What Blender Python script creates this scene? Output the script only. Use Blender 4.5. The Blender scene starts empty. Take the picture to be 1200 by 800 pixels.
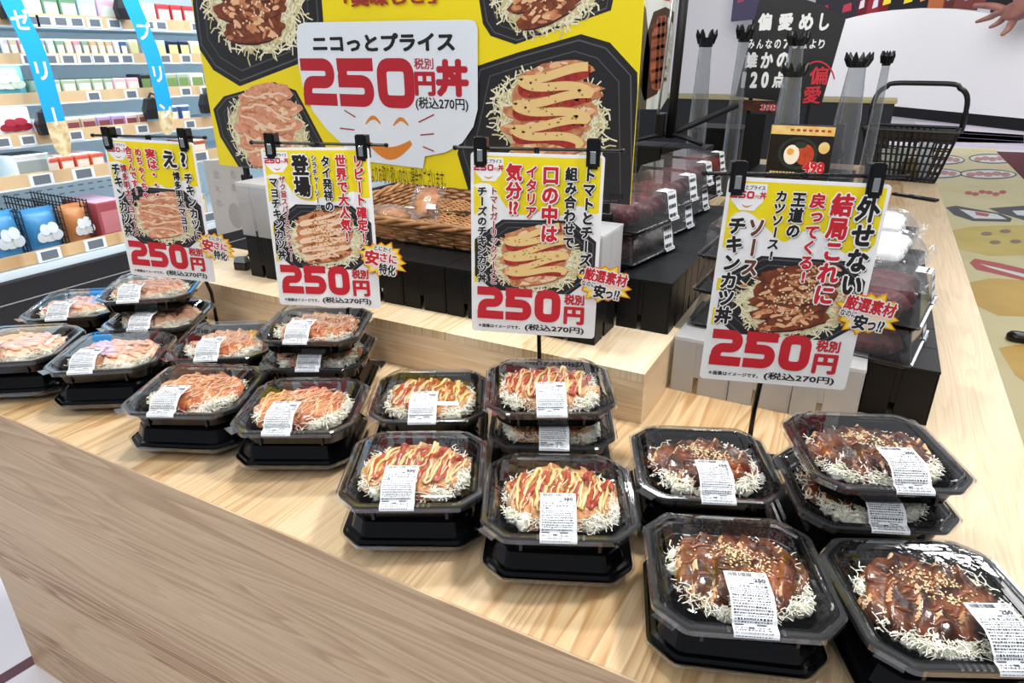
import bpy, math, random
from mathutils import Vector, Matrix, noise
PI = math.pi
scene = bpy.context.scene
COL = scene.collection
random.seed(7)

# ------------------------------------------------------------------ camera, world, lights, exposure
CH = 0.64                                   # camera height above the table top (z = 0 is the table top)
FPX = 775.8
YAW, PITCH, ROLL = -0.488635, 0.406003, 0.0031446
_f = Vector((math.sin(YAW)*math.cos(PITCH), math.cos(YAW)*math.cos(PITCH), -math.sin(PITCH)))
_r = Vector((math.cos(YAW), -math.sin(YAW), 0))
_d = _f.cross(_r)
_c, _s = math.cos(ROLL), math.sin(ROLL)
RIGHT, DOWN, FWD = _c*_r + _s*_d, -_s*_r + _c*_d, _f
cam_data = bpy.data.cameras.new('camera')
cam = bpy.data.objects.new('camera', cam_data)
COL.objects.link(cam)
cam_data.sensor_width = 36
cam_data.lens = FPX/1200*36
cam_data.clip_start, cam_data.clip_end = 0.02, 100
cam.matrix_world = Matrix(((RIGHT.x, -DOWN.x, -FWD.x, 0), (RIGHT.y, -DOWN.y, -FWD.y, 0), (RIGHT.z, -DOWN.z, -FWD.z, CH), (0, 0, 0, 1)))
scene.camera = cam
CP = Vector((0, 0, CH))
FLOOR = -0.83

world = bpy.data.worlds.new('store_light')
scene.world = world
world.use_nodes = True
world.node_tree.nodes['Background'].inputs[0].default_value = (0.92, 0.96, 1.0, 1)
world.node_tree.nodes['Background'].inputs[1].default_value = 0.29

def area(name, loc, aim, sx, sy, power, col=(1, 1, 1)):
    l = bpy.data.lights.new(name, 'AREA')
    l.shape = 'RECTANGLE'; l.size = sx; l.size_y = sy; l.energy = power; l.color = col
    o = bpy.data.objects.new(name, l); COL.objects.link(o)
    o.location = loc
    o.rotation_euler = (Vector(aim) - Vector(loc)).to_track_quat('-Z', 'Y').to_euler()
    return o
area('ceiling_or_fill_light', (0.40, 1.15, 2.05), (-0.2, 0.8, 0), 0.2, 0.2, 40, (1, 0.97, 0.93))
area('ceiling_or_fill_light', (-1.05, 1.35, 2.1), (-1.2, 0.8, 0), 0.2, 0.2, 31, (1, 0.97, 0.93))
for _x, _y, _w in ((-1.7, .35, 5), (-.7, .2, 5), (.5, .35, 3), (-1.5, 1.9, 5), (-.3, 2.2, 6), (.8, 2.0, 3), (-.9, 3.6, 8), (.6, 3.8, 6)):
    area('ceiling_or_fill_light', (_x, _y, 2.2), (_x, _y, 0), 0.9, 0.05, _w)
area('ceiling_or_fill_light', (1.5, 7, 2.6), (1.5, 7, 0), 0.6, 8, 80)
area('ceiling_or_fill_light', (0, 15, 4.5), (1.5, 20, 0), 10, 4, 400)  # added lamp, out of view, brightens the far white partition
area('ceiling_or_fill_light', (-4, 21, 5), (-4, 30, 2), 10, 3, 330)  # extra lamp aimed at the back wall, added to lighten it
for _x in (-2.2, -.8, .6):
    area('ceiling_or_fill_light', (_x, -1.5, 2.2), (_x, -.9, 0), 1.2, 0.08, 20)  # fill strips behind the camera, added to brighten the counter front
area('case_light', (-2.75, 2.2, 1.5), (-3.6, 2.2, 0.2), 3.2, 0.15, 36, (0.86, 0.95, 1))
scene.view_settings.view_transform = 'Standard'
scene.view_settings.look = 'None'
scene.view_settings.gamma = 1
scene.view_settings.use_curve_mapping = False
scene.view_settings.exposure = 0.0
scene.cycles.transparent_max_bounces = 24
scene.cycles.max_bounces = 8
scene.cycles.sample_clamp_indirect = 4
scene.cycles.caustics_reflective = False
scene.cycles.caustics_refractive = False

# ------------------------------------------------------------------ sight lines of the survey: a pixel met with a real plane
def ray(px, py): return RIGHT*((px-600)/FPX) + DOWN*((py-400)/FPX) + FWD
def onz(px, py, z=0.0):
    v = ray(px, py); return CP + v*((z-CP.z)/v.z)
def ony(px, py, y):
    v = ray(px, py); return CP + v*(y/v.y)
def onx(px, py, x):
    v = ray(px, py); return CP + v*(x/v.x)

# ------------------------------------------------------------------ materials
def lin(c):
    if isinstance(c, str):
        c = c.lstrip('#'); c = [int(c[i:i+2], 16)/255 for i in (0, 2, 4)]
    return tuple(x/12.92 if x <= 0.04045 else ((x+0.055)/1.055)**2.4 for x in c) + (1,)
MATS = {}
def mat(name, c1, rough=0.5, c2=None, scale=30, spec=0.5, metal=0, bump=0, bscale=None, stretch=(1, 1, 1), lo=0.35, hi=0.65, coat=0, emit=0, detail=4):
    if name in MATS: return MATS[name]
    m = bpy.data.materials.new(name); m.use_nodes = True; MATS[name] = m
    nt = m.node_tree; N = nt.nodes; L = nt.links
    b = N['Principled BSDF']
    b.inputs['Roughness'].default_value = rough
    b.inputs['Metallic'].default_value = metal
    b.inputs['Specular IOR Level'].default_value = spec
    b.inputs['Coat Weight'].default_value = coat
    b.inputs['Coat Roughness'].default_value = 0.1
    b.inputs['Base Color'].default_value = lin(c1)
    if emit:
        b.inputs['Emission Color'].default_value = lin(c1); b.inputs['Emission Strength'].default_value = emit
    if c2 or bump:
        tc = N.new('ShaderNodeTexCoord'); mp = N.new('ShaderNodeMapping')
        mp.inputs['Scale'].default_value = stretch
        L.new(tc.outputs['Object'], mp.inputs['Vector'])
    if c2:
        n = N.new('ShaderNodeTexNoise'); n.inputs['Scale'].default_value = scale; n.inputs['Detail'].default_value = detail
        L.new(mp.outputs[0], n.inputs['Vector'])
        r = N.new('ShaderNodeValToRGB')
        r.color_ramp.elements[0].position = lo; r.color_ramp.elements[0].color = lin(c1)
        r.color_ramp.elements[1].position = hi; r.color_ramp.elements[1].color = lin(c2)
        L.new(n.outputs['Fac'], r.inputs['Fac']); L.new(r.outputs['Color'], b.inputs['Base Color'])
    if bump:
        n2 = N.new('ShaderNodeTexNoise'); n2.inputs['Scale'].default_value = bscale or scale*2
        L.new(mp.outputs[0], n2.inputs['Vector'])
        bp = N.new('ShaderNodeBump'); bp.inputs['Strength'].default_value = bump; bp.inputs['Distance'].default_value = 0.002
        L.new(n2.outputs['Fac'], bp.inputs['Height']); L.new(bp.outputs[0], b.inputs['Normal'])
    return m

def clear(name, tint=(0.95, 0.96, 0.97), base=0.05, edge=0.6, power=3.0, rough=0.06, bump=0.0, milk=0.0, milkcol=(0.9, 0.92, 0.95)):
    """thin clear plastic: see-through, with a sheen that grows at grazing angles"""
    m = bpy.data.materials.new(name); m.use_nodes = True; MATS[name] = m
    nt = m.node_tree; N = nt.nodes; L = nt.links
    N.remove(N['Principled BSDF'])
    t = N.new('ShaderNodeBsdfTransparent'); t.inputs[0].default_value = (*tint, 1)
    g = N.new('ShaderNodeBsdfGlossy'); g.inputs['Roughness'].default_value = rough; g.inputs[0].default_value = (1, 1, 1, 1)
    lw = N.new('ShaderNodeLayerWeight'); lw.inputs['Blend'].default_value = 0.5
    p = N.new('ShaderNodeMath'); p.operation = 'POWER'; p.inputs[1].default_value = power
    L.new(lw.outputs['Facing'], p.inputs[0])
    q = N.new('ShaderNodeMath'); q.operation = 'MULTIPLY_ADD'; q.inputs[1].default_value = edge; q.inputs[2].default_value = base
    L.new(p.outputs[0], q.inputs[0])
    mx = N.new('ShaderNodeMixShader')
    L.new(q.outputs[0], mx.inputs[0]); L.new(t.outputs[0], mx.inputs[1]); L.new(g.outputs[0], mx.inputs[2])
    out = mx
    if milk:
        dsh = N.new('ShaderNodeBsdfDiffuse'); dsh.inputs[0].default_value = (*milkcol, 1)
        tl = N.new('ShaderNodeBsdfTranslucent'); tl.inputs[0].default_value = (*milkcol, 1)
        m3 = N.new('ShaderNodeMixShader'); m3.inputs[0].default_value = 0.4
        L.new(dsh.outputs[0], m3.inputs[1]); L.new(tl.outputs[0], m3.inputs[2])
        m2 = N.new('ShaderNodeMixShader'); m2.inputs[0].default_value = milk
        L.new(mx.outputs[0], m2.inputs[1]); L.new(m3.outputs[0], m2.inputs[2]); out = m2
    if bump:
        tc = N.new('ShaderNodeTexCoord'); n2 = N.new('ShaderNodeTexNoise'); n2.inputs['Scale'].default_value = 55
        L.new(tc.outputs['Object'], n2.inputs['Vector'])
        bp = N.new('ShaderNodeBump'); bp.inputs['Strength'].default_value = bump; bp.inputs['Distance'].default_value = 0.002
        L.new(n2.outputs['Fac'], bp.inputs['Height']); L.new(bp.outputs[0], g.inputs['Normal'])
    L.new(out.outputs[0], N['Material Output'].inputs[0])
    return m

def wood(name, ca, cb, cc, axis, s=1.0, rough=0.42, across=None, plank=0.085):
    """pale softwood boards; grain runs along axis, boards lie side by side along across"""
    m = bpy.data.materials.new(name); m.use_nodes = True; MATS[name] = m
    nt = m.node_tree; N = nt.nodes; L = nt.links; b = N['Principled BSDF']
    b.inputs['Roughness'].default_value = rough
    if across is None: across = {0: 2, 1: 0, 2: 0}[axis]
    def math_(op, a, c=None, d=None):
        n = N.new('ShaderNodeMath'); n.operation = op
        for k, v in enumerate((a, c, d)):
            if v is None: continue
            if isinstance(v, (int, float)): n.inputs[k].default_value = v
            else: L.new(v, n.inputs[k])
        return n.outputs[0]
    tc = N.new('ShaderNodeTexCoord'); sp = N.new('ShaderNodeSeparateXYZ'); L.new(tc.outputs['Object'], sp.inputs[0])
    al, ac = sp.outputs[axis], sp.outputs[across]
    idx = math_('FLOOR', math_('DIVIDE', ac, plank))
    wn = N.new('ShaderNodeTexWhiteNoise'); wn.noise_dimensions = '1D'; L.new(idx, wn.inputs['W'])
    cmb = N.new('ShaderNodeCombineXYZ')
    L.new(math_('MULTIPLY_ADD', al, 0.75*s, math_('MULTIPLY', wn.outputs['Value'], 37.0)), cmb.inputs[0])
    L.new(math_('MULTIPLY', ac, 11*s), cmb.inputs[1]); L.new(idx, cmb.inputs[2])
    n = N.new('ShaderNodeTexNoise'); n.inputs['Scale'].default_value = 1.0; n.inputs['Detail'].default_value = 2.5; n.inputs['Roughness'].default_value = 0.4; n.inputs['Distortion'].default_value = 0.25
    L.new(cmb.outputs[0], n.inputs['Vector'])
    fr = math_('FRACT', math_('MULTIPLY', n.outputs['Fac'], 17))
    r1 = N.new('ShaderNodeValToRGB'); e = r1.color_ramp.elements
    e[0].position = 0; e[0].color = lin(ca); e[1].position = 1; e[1].color = lin(ca)
    mid = [p*.5+q*.5 for p, q in zip(hexf(ca), hexf(cb))]
    x = e.new(0.55); x.color = lin(mid); x = e.new(0.82); x.color = lin(cb); x = e.new(0.92); x.color = lin(mid)
    L.new(fr, r1.inputs[0])
    # fine fibres
    cm2 = N.new('ShaderNodeCombineXYZ'); L.new(math_('MULTIPLY', al, 3.0), cm2.inputs[0]); L.new(math_('MULTIPLY', ac, 260.0), cm2.inputs[1])
    n3 = N.new('ShaderNodeTexNoise'); n3.inputs['Scale'].default_value = 1; n3.inputs['Detail'].default_value = 2; L.new(cm2.outputs[0], n3.inputs['Vector'])
    r4 = N.new('ShaderNodeValToRGB'); r4.color_ramp.elements[0].position = .3; r4.color_ramp.elements[0].color = (.86, .84, .8, 1); r4.color_ramp.elements[1].position = .62; r4.color_ramp.elements[1].color = (1, 1, 1, 1)
    L.new(n3.outputs['Fac'], r4.inputs[0])
    mx = N.new('ShaderNodeMix'); mx.data_type = 'RGBA'
    L.new(math_('MULTIPLY', wn.outputs['Value'], 0.75), mx.inputs[0]); L.new(r1.outputs[0], mx.inputs[6]); mx.inputs[7].default_value = lin(cc)
    mm = N.new('ShaderNodeMix'); mm.data_type = 'RGBA'; mm.blend_type = 'MULTIPLY'; mm.inputs[0].default_value = 1
    L.new(mx.outputs[2], mm.inputs[6]); L.new(r4.outputs[0], mm.inputs[7])
    # knots
    cm3 = N.new('ShaderNodeCombineXYZ'); L.new(math_('MULTIPLY', al, 2.6*s), cm3.inputs[0]); L.new(math_('MULTIPLY', ac, 6.5*s), cm3.inputs[1])
    v = N.new('ShaderNodeTexVoronoi'); v.inputs['Scale'].default_value = 1.0; L.new(cm3.outputs[0], v.inputs['Vector'])
    r3 = N.new('ShaderNodeValToRGB'); r3.color_ramp.elements[0].position = 0.03; r3.color_ramp.elements[0].color = (1, 1, 1, 1)
    r3.color_ramp.elements[1].position = 0.1; r3.color_ramp.elements[1].color = (0, 0, 0, 1)
    L.new(v.outputs['Distance'], r3.inputs[0])
    mk = N.new('ShaderNodeMix'); mk.data_type = 'RGBA'
    L.new(math_('MULTIPLY', r3.outputs[0], 0.7), mk.inputs[0])
    L.new(mm.outputs[2], mk.inputs[6]); mk.inputs[7].default_value = lin([q*0.7 for q in hexf(cb)])
    L.new(mk.outputs[2], b.inputs['Base Color'])
    return m
def hexf(c):
    if isinstance(c, str):
        c = c.lstrip('#'); return [int(c[i:i+2], 16)/255 for i in (0, 2, 4)]
    return list(c)

BLACK = mat('black_plastic', '#0c0d0f', 0.25, spec=0.4)
BLACKTRAY = mat('black_tray', '#060709', 0.14, spec=0.35, bump=0.05, bscale=60)
BLACKMATT = mat('black_matt', '#121315', 0.55, spec=0.3)
BOXBLACK = mat('box_black', '#0d0f12', 0.42, spec=0.22, bump=0.05, bscale=600)
LID = clear('clear_lid', tint=(0.975, 0.98, 0.985), bump=0.06, base=0.026, edge=0.8, power=2.8, rough=0.03)
LIDRIM = clear('lid_rim', tint=(0.93, 0.94, 0.95), base=0.06, edge=0.8, power=2.4, rough=0.06, milk=0.025, milkcol=(.85, .87, .9))
PACKLID = clear('clear_pack', tint=(0.86, 0.86, 0.87), base=0.045, edge=0.5, bump=0.05, milk=0.045, milkcol=(.5, .5, .52))
FILM = clear('cling_film', tint=(0.97, 0.98, 1), base=0.05, edge=0.55, rough=0.12, bump=0.5, milk=0.05)
FROST = clear('frosted_plastic', tint=(0.9, 0.91, 0.92), base=0.05, edge=0.2, rough=0.3, milk=0.5, milkcol=(.8, .81, .83))
ACRYL = clear('acrylic_tube', tint=(0.74, 0.76, 0.78), base=0.08, edge=0.7, power=2.0, milk=0.1, milkcol=(0.55, 0.57, 0.6))
SHEETCLEAR = clear('clear_sheet', tint=(0.98, 0.98, 0.98), base=0.03, edge=0.4)
WHITE = mat('white_print', '#f4f5f6', 0.35)
YELLOW = mat('yellow_print', '#f2dc12', 0.35)
RED = mat('red_print', '#c8202e', 0.35)
INK = mat('black_print', '#191413', 0.4)
BROWNRED = mat('brownred_print', '#a8292b', 0.4)
BROWN = mat('brown_print', '#6b3a1e', 0.4)
ORANGE = mat('orange_print', '#d9822b', 0.4)
PALEBLUE = mat('paleblue_print', '#e6eef6', 0.35)
PAPER = mat('label_paper', '#e9edf3', 0.45)
LABELINK = mat('label_ink', '#2a2c33', 0.6)
STEEL = mat('steel', '#c9ccd0', 0.25, metal=1)

# ------------------------------------------------------------------ mesh builder
class MB:
    def __init__(s): s.v = []; s.f = []; s.m = []
    def add(s, vs, fs, mi=0, M=None):
        o = len(s.v)
        s.v += [tuple(M @ Vector(p)) if M else tuple(p) for p in vs]
        s.f += [tuple(i+o for i in f) for f in fs]; s.m += [mi]*len(fs)
    def box(s, x0, x1, y0, y1, z0, z1, mi=0, M=None):
        s.add([(x0, y0, z0), (x1, y0, z0), (x1, y1, z0), (x0, y1, z0), (x0, y0, z1), (x1, y0, z1), (x1, y1, z1), (x0, y1, z1)],
              [(0, 3, 2, 1), (4, 5, 6, 7), (0, 1, 5, 4), (1, 2, 6, 5), (2, 3, 7, 6), (3, 0, 4, 7)], mi, M)
    def loft(s, rings, mi=0, cap0=False, cap1=False, closed=True, M=None):
        n = len(rings[0]); vs = [p for r in rings for p in r]; fs = []
        for k in range(len(rings)-1):
            for i in range(n if closed else n-1):
                j = (i+1) % n
                fs.append((k*n+i, k*n+j, (k+1)*n+j, (k+1)*n+i))
        if cap0: fs.append(tuple(range(n-1, -1, -1)))
        if cap1: fs.append(tuple((len(rings)-1)*n+i for i in range(n)))
        s.add(vs, fs, mi, M)
    def tube(s, path, r, seg=6, mi=0, flat=1.0, cap=True, M=None):
        path = [Vector(p) for p in path]; rings = []
        n = len(path); up0 = Vector((0, 0, 1))
        for i, p in enumerate(path):
            t = (path[min(i+1, n-1)] - path[max(i-1, 0)])
            if t.length < 1e-9: t = Vector((1, 0, 0))
            t.normalize()
            a = t.cross(up0)
            if a.length < 0.05: a = t.cross(Vector((0, 1, 0)))
            a.normalize(); b = a.cross(t)
            rr = r[i] if isinstance(r, (list, tuple)) else r
            rings.append([p + a*(rr*math.cos(2*PI*k/seg)) + b*(rr*flat*math.sin(2*PI*k/seg)) for k in range(seg)])
        s.loft(rings, mi, cap, cap, True, M)
    def lathe(s, prof, seg=20, mi=0, cap0=True, cap1=True, M=None, cx=0, cy=0):
        s.loft([[(cx+r*math.cos(2*PI*k/seg), cy+r*math.sin(2*PI*k/seg), z) for k in range(seg)] for r, z in prof], mi, cap0, cap1, True, M)
    def prism(s, poly, z0, z1, mi=0, M=None):
        s.loft([[(x, y, z0) for x, y in poly], [(x, y, z1) for x, y in poly]], mi, True, True, True, M)
    def blob(s, c, r, seg=6, rows=4, mi=0, M=None):
        rx, ry, rz = r if isinstance(r, (tuple, list)) else (r, r, r)
        rings = []
        for k in range(1, rows):
            a = PI*k/rows
            rings.append([(c[0]+rx*math.sin(a)*math.cos(2*PI*j/seg), c[1]+ry*math.sin(a)*math.sin(2*PI*j/seg), c[2]-rz*math.cos(a)) for j in range(seg)])
        s.loft(rings, mi, True, True, True, M)
    def build(s, name, mats, parent=None, smooth=False, bevel=0, loc=None, rot=None, seg=2):
        me = bpy.data.meshes.new(name)
        me.from_pydata(s.v, [], s.f)
        for m in (mats if isinstance(mats, (list, tuple)) else [mats]): me.materials.append(m)
        me.polygons.foreach_set('material_index', s.m)
        if smooth: me.polygons.foreach_set('use_smooth', [True]*len(s.f))
        me.update()
        o = bpy.data.objects.new(name, me); COL.objects.link(o)
        if parent: o.parent = parent
        if loc is not None: o.location = loc
        if rot is not None: o.rotation_euler = rot
        if bevel:
            bv = o.modifiers.new('bevel', 'BEVEL'); bv.width = bevel; bv.segments = seg; bv.limit_method = 'ANGLE'
        return o

def tag(o, label, cat, group=None, kind=None):
    if label: o['label'] = label
    if cat: o['category'] = cat
    if group: o['group'] = group
    if kind: o['kind'] = kind
    return o
def thing(name, label, cat, loc=(0, 0, 0), rz=0, group=None):
    o = bpy.data.objects.new(name, None); COL.objects.link(o)
    o.empty_display_size = 0.05
    o.location = loc; o.rotation_euler = (0, 0, rz)
    return tag(o, label, cat, group)
def struct(o):
    o['kind'] = 'structure'; return o
def copy_tree(o, parent=None, name=None):
    c = o.copy(); COL.objects.link(c)
    if parent: c.parent = parent
    for ch in list(o.children): copy_tree(ch, c)
    return c

# ------------------------------------------------------------------ flat print: shapes and lettering on a sheet, in sheet coordinates
GL = {}
def glyphs(body, bold):
    """outline of a piece of writing; a heavier weight is the same outline laid over itself in a small ring"""
    key = (body, bold)
    if key not in GL:
        if (body, 0) not in GL:
            c = bpy.data.curves.new('t', 'FONT'); c.body = body; c.size = 1; c.resolution_u = 3 if max(map(ord, body)) < 128 else 2
            o = bpy.data.objects.new('t', c); me = o.to_mesh()
            GL[(body, 0)] = ([(v.co.x, v.co.y) for v in me.vertices], [tuple(p.vertices) for p in me.polygons])
            o.to_mesh_clear(); bpy.data.objects.remove(o); bpy.data.curves.remove(c)
        if bold:
            v0, f0 = GL[(body, 0)]; vs, fs = list(v0), list(f0); n = 8 if bold > .03 else 4
            for k in range(n):
                a = 2*PI*(k+.5)/n; o = len(vs); dx, dy = bold*math.cos(a), bold*math.sin(a)
                vs += [(x+dx, y+dy) for x, y in v0]; fs += [tuple(i+o for i in f) for f in f0]
            GL[key] = (vs, fs)
    return GL[key]
def nbase(body): return len(GL[(body, 0)][0])
def clip_poly(poly, rect):
    x0, y0, x1, y1 = rect
    for ax, lim, keep in ((0, x0, 1), (0, x1, -1), (1, y0, 1), (1, y1, -1)):
        out = []
        for i in range(len(poly)):
            a, b = poly[i-1], poly[i]
            ia, ib = (a[ax]-lim)*keep >= 0, (b[ax]-lim)*keep >= 0
            if ia != ib:
                t = (lim-a[ax])/(b[ax]-a[ax]); out.append((a[0]+t*(b[0]-a[0]), a[1]+t*(b[1]-a[1])))
            if ib: out.append(b)
        poly = out
        if len(poly) < 3: return []
    return poly
class Print:
    """collects flat shapes; layer k lies k*0.15 mm in front of the sheet (towards local -y)"""
    def __init__(s, clip=None, step=0.00015): s.mb = MB(); s.clip = clip; s.step = step
    def poly(s, pts, layer, mi):
        if s.clip: pts = clip_poly(list(pts), s.clip)
        if len(pts) >= 3: s.mb.add([(x, -layer*s.step, y) for x, y in pts], [tuple(range(len(pts)))], mi)
    def stroke(s, pts, w, layer, mi, closed=False):
        n = len(pts); L = []; R = []
        for i in range(n):
            a = pts[(i-1) % n] if (closed or i > 0) else pts[i]; b = pts[(i+1) % n] if (closed or i < n-1) else pts[i]
            dx, dy = b[0]-a[0], b[1]-a[1]; l = math.hypot(dx, dy) or 1
            ww = w[i] if isinstance(w, (list, tuple)) else w
            L.append((pts[i][0]-dy/l*ww/2, pts[i][1]+dx/l*ww/2)); R.append((pts[i][0]+dy/l*ww/2, pts[i][1]-dx/l*ww/2))
        for i in range(n if closed else n-1):
            j = (i+1) % n; s.poly([L[i], L[j], R[j], R[i]], layer+(i % 9)*.03, mi)
    def raw(s, vs, fs, layer, mi, n0=None):
        n0 = n0 or len(vs)
        s.mb.add([(x, -(layer+.1*(i//n0))*s.step, y) for i, (x, y) in enumerate(vs)], fs, mi)
    def text(s, body, x0, y0, x1, y1, layer, mi, bold=0.0):
        """fit to the box x0..x1, y0..y1 (y up)"""
        vs, fs = glyphs(body, bold)
        if not vs: return
        ax, bx = min(v[0] for v in vs), max(v[0] for v in vs); ay, by = min(v[1] for v in vs), max(v[1] for v in vs)
        s.raw([(x0+(x-ax)/(bx-ax)*(x1-x0), y0+(y-ay)/(by-ay)*(y1-y0)) for x, y in vs], fs, layer, mi, nbase(body))
    def char(s, ch, cx, cy, sx, sy, layer, mi, bold=0.0, shift=(0, 0), slant=0):
        vs, fs = glyphs(ch, bold)
        if not vs: return
        if ch in 'ー': vs = [(0.5+(y-0.38), 0.38-(x-0.5)) for x, y in vs]
        small = ch in 'っッャョィェ'
        asc = ord(ch[0]) < 128
        mx = 0.5*(min(v[0] for v in vs)+max(v[0] for v in vs)) if asc else 0.5
        my = 0.34 if asc else 0.38
        ox, oy = (0.1, 0.1) if small else (0, 0)
        s.raw([(cx+(x-mx+ox)*sx+shift[0]+slant*(y-my)*sy, cy+(y-my+oy)*sy+shift[1]) for x, y in vs], fs, layer, mi, nbase(ch))
    def column(s, chars, cx, ytop, ybot, w, layer, mi, bold=0.045, outline=None, shadow=None, slant=0):
        """vertical column; chars is a list (an item may hold two signs, as !?)"""
        n = len(chars); h = (ytop-ybot)/n
        for i, ch in enumerate(chars):
            cy = ytop-(i+0.5)*h
            if outline is not None:
                if shadow is not None: s.char(ch, cx, cy, w, h*0.98, layer-2, shadow, .06, (w*.075, -w*.085), slant)
                s.char(ch, cx, cy, w, h*0.98, layer-1, outline, .12, (0, 0), slant)
            s.char(ch, cx, cy, w, h*0.98, layer, mi, bold, (0, 0), slant)
    def number(s, x0, y0, x1, y1, layer, mi, gap=0.06):
        """heavy square figures 250"""
        W = (x1-x0); w = W*(1-2*gap*0.5)/3; h = y1-y0
        rr = lambda pts: pts
        t = h*0.26; hx = t*.56
        def line(x, path, closed=False):
            a = w-2*hx; b = h-t
            q = [(x+hx+p[0]*a+(p[3]*hx if len(p) > 3 else 0), y0+t/2+p[1]*b+(p[4]*t/2 if len(p) > 4 else 0)) for p in path]; rad = [p[2] for p in path]
            pts = []; n = len(q)
            for i in range(n):
                if rad[i] and (closed or 0 < i < n-1):
                    p0, p1, p2 = Vector(q[i-1]), Vector(q[i]), Vector(q[(i+1) % n]); r = h*rad[i]
                    a1 = p1+(p0-p1).normalized()*min(r, (p0-p1).length*0.5); a2 = p1+(p2-p1).normalized()*min(r, (p2-p1).length*0.5)
                    for k in range(7):
                        tt = k/6; z = a1*(1-tt)**2+p1*2*tt*(1-tt)+a2*tt*tt; pts.append((z.x, z.y))
                else: pts.append(q[i])
            s.stroke(pts, [t]*len(pts), layer, mi, closed)
        r = .21
        line(x0, [(0, 1, 0, -1), (1, 1, r), (1, .5, r), (0, .5, r), (0, 0, 0, 0, -1)]); layer += .35; line(x0, [(0, 0, 0, -1), (1, 0, 0, 1)])
        x = x0+w+W*gap/2
        line(x, [(1, 1, 0, 1), (0, 1, 0, -1)]); layer += .35; line(x, [(0, 1, 0, 0, 1), (0, .54, 0, 0, -1)]); layer += .35; line(x, [(0, .54, 0, -1), (1, .54, r), (1, 0, r), (0, 0, 0, -1)])
        x = x0+2*(w+W*gap/2)
        line(x, [(0, 0, r), (0, 1, r), (1, 1, r), (1, 0, r)], True)
    def build(s, name, mats, parent): return s.mb.build(name, mats, parent)

def rrect(x0, y0, x1, y1, r, n=5):
    pts = []
    for cx, cy, a in ((x1-r, y1-r, 0), (x0+r, y1-r, 90), (x0+r, y0+r, 180), (x1-r, y0+r, 270)):
        for k in range(n+1):
            t = math.radians(a+90*k/n); pts.append((cx+r*math.cos(t), cy+r*math.sin(t)))
    return pts
def ell(cx, cy, rx, ry, n=16, a0=0, a1=2*PI, rot=0):
    out = []
    for k in range(n):
        t = a0+(a1-a0)*k/(n if abs(a1-a0-2*PI) < 1e-6 else n-1)
        x, y = rx*math.cos(t), ry*math.sin(t)
        out.append((cx+x*math.cos(rot)-y*math.sin(rot), cy+x*math.sin(rot)+y*math.cos(rot)))
    return out

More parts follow.
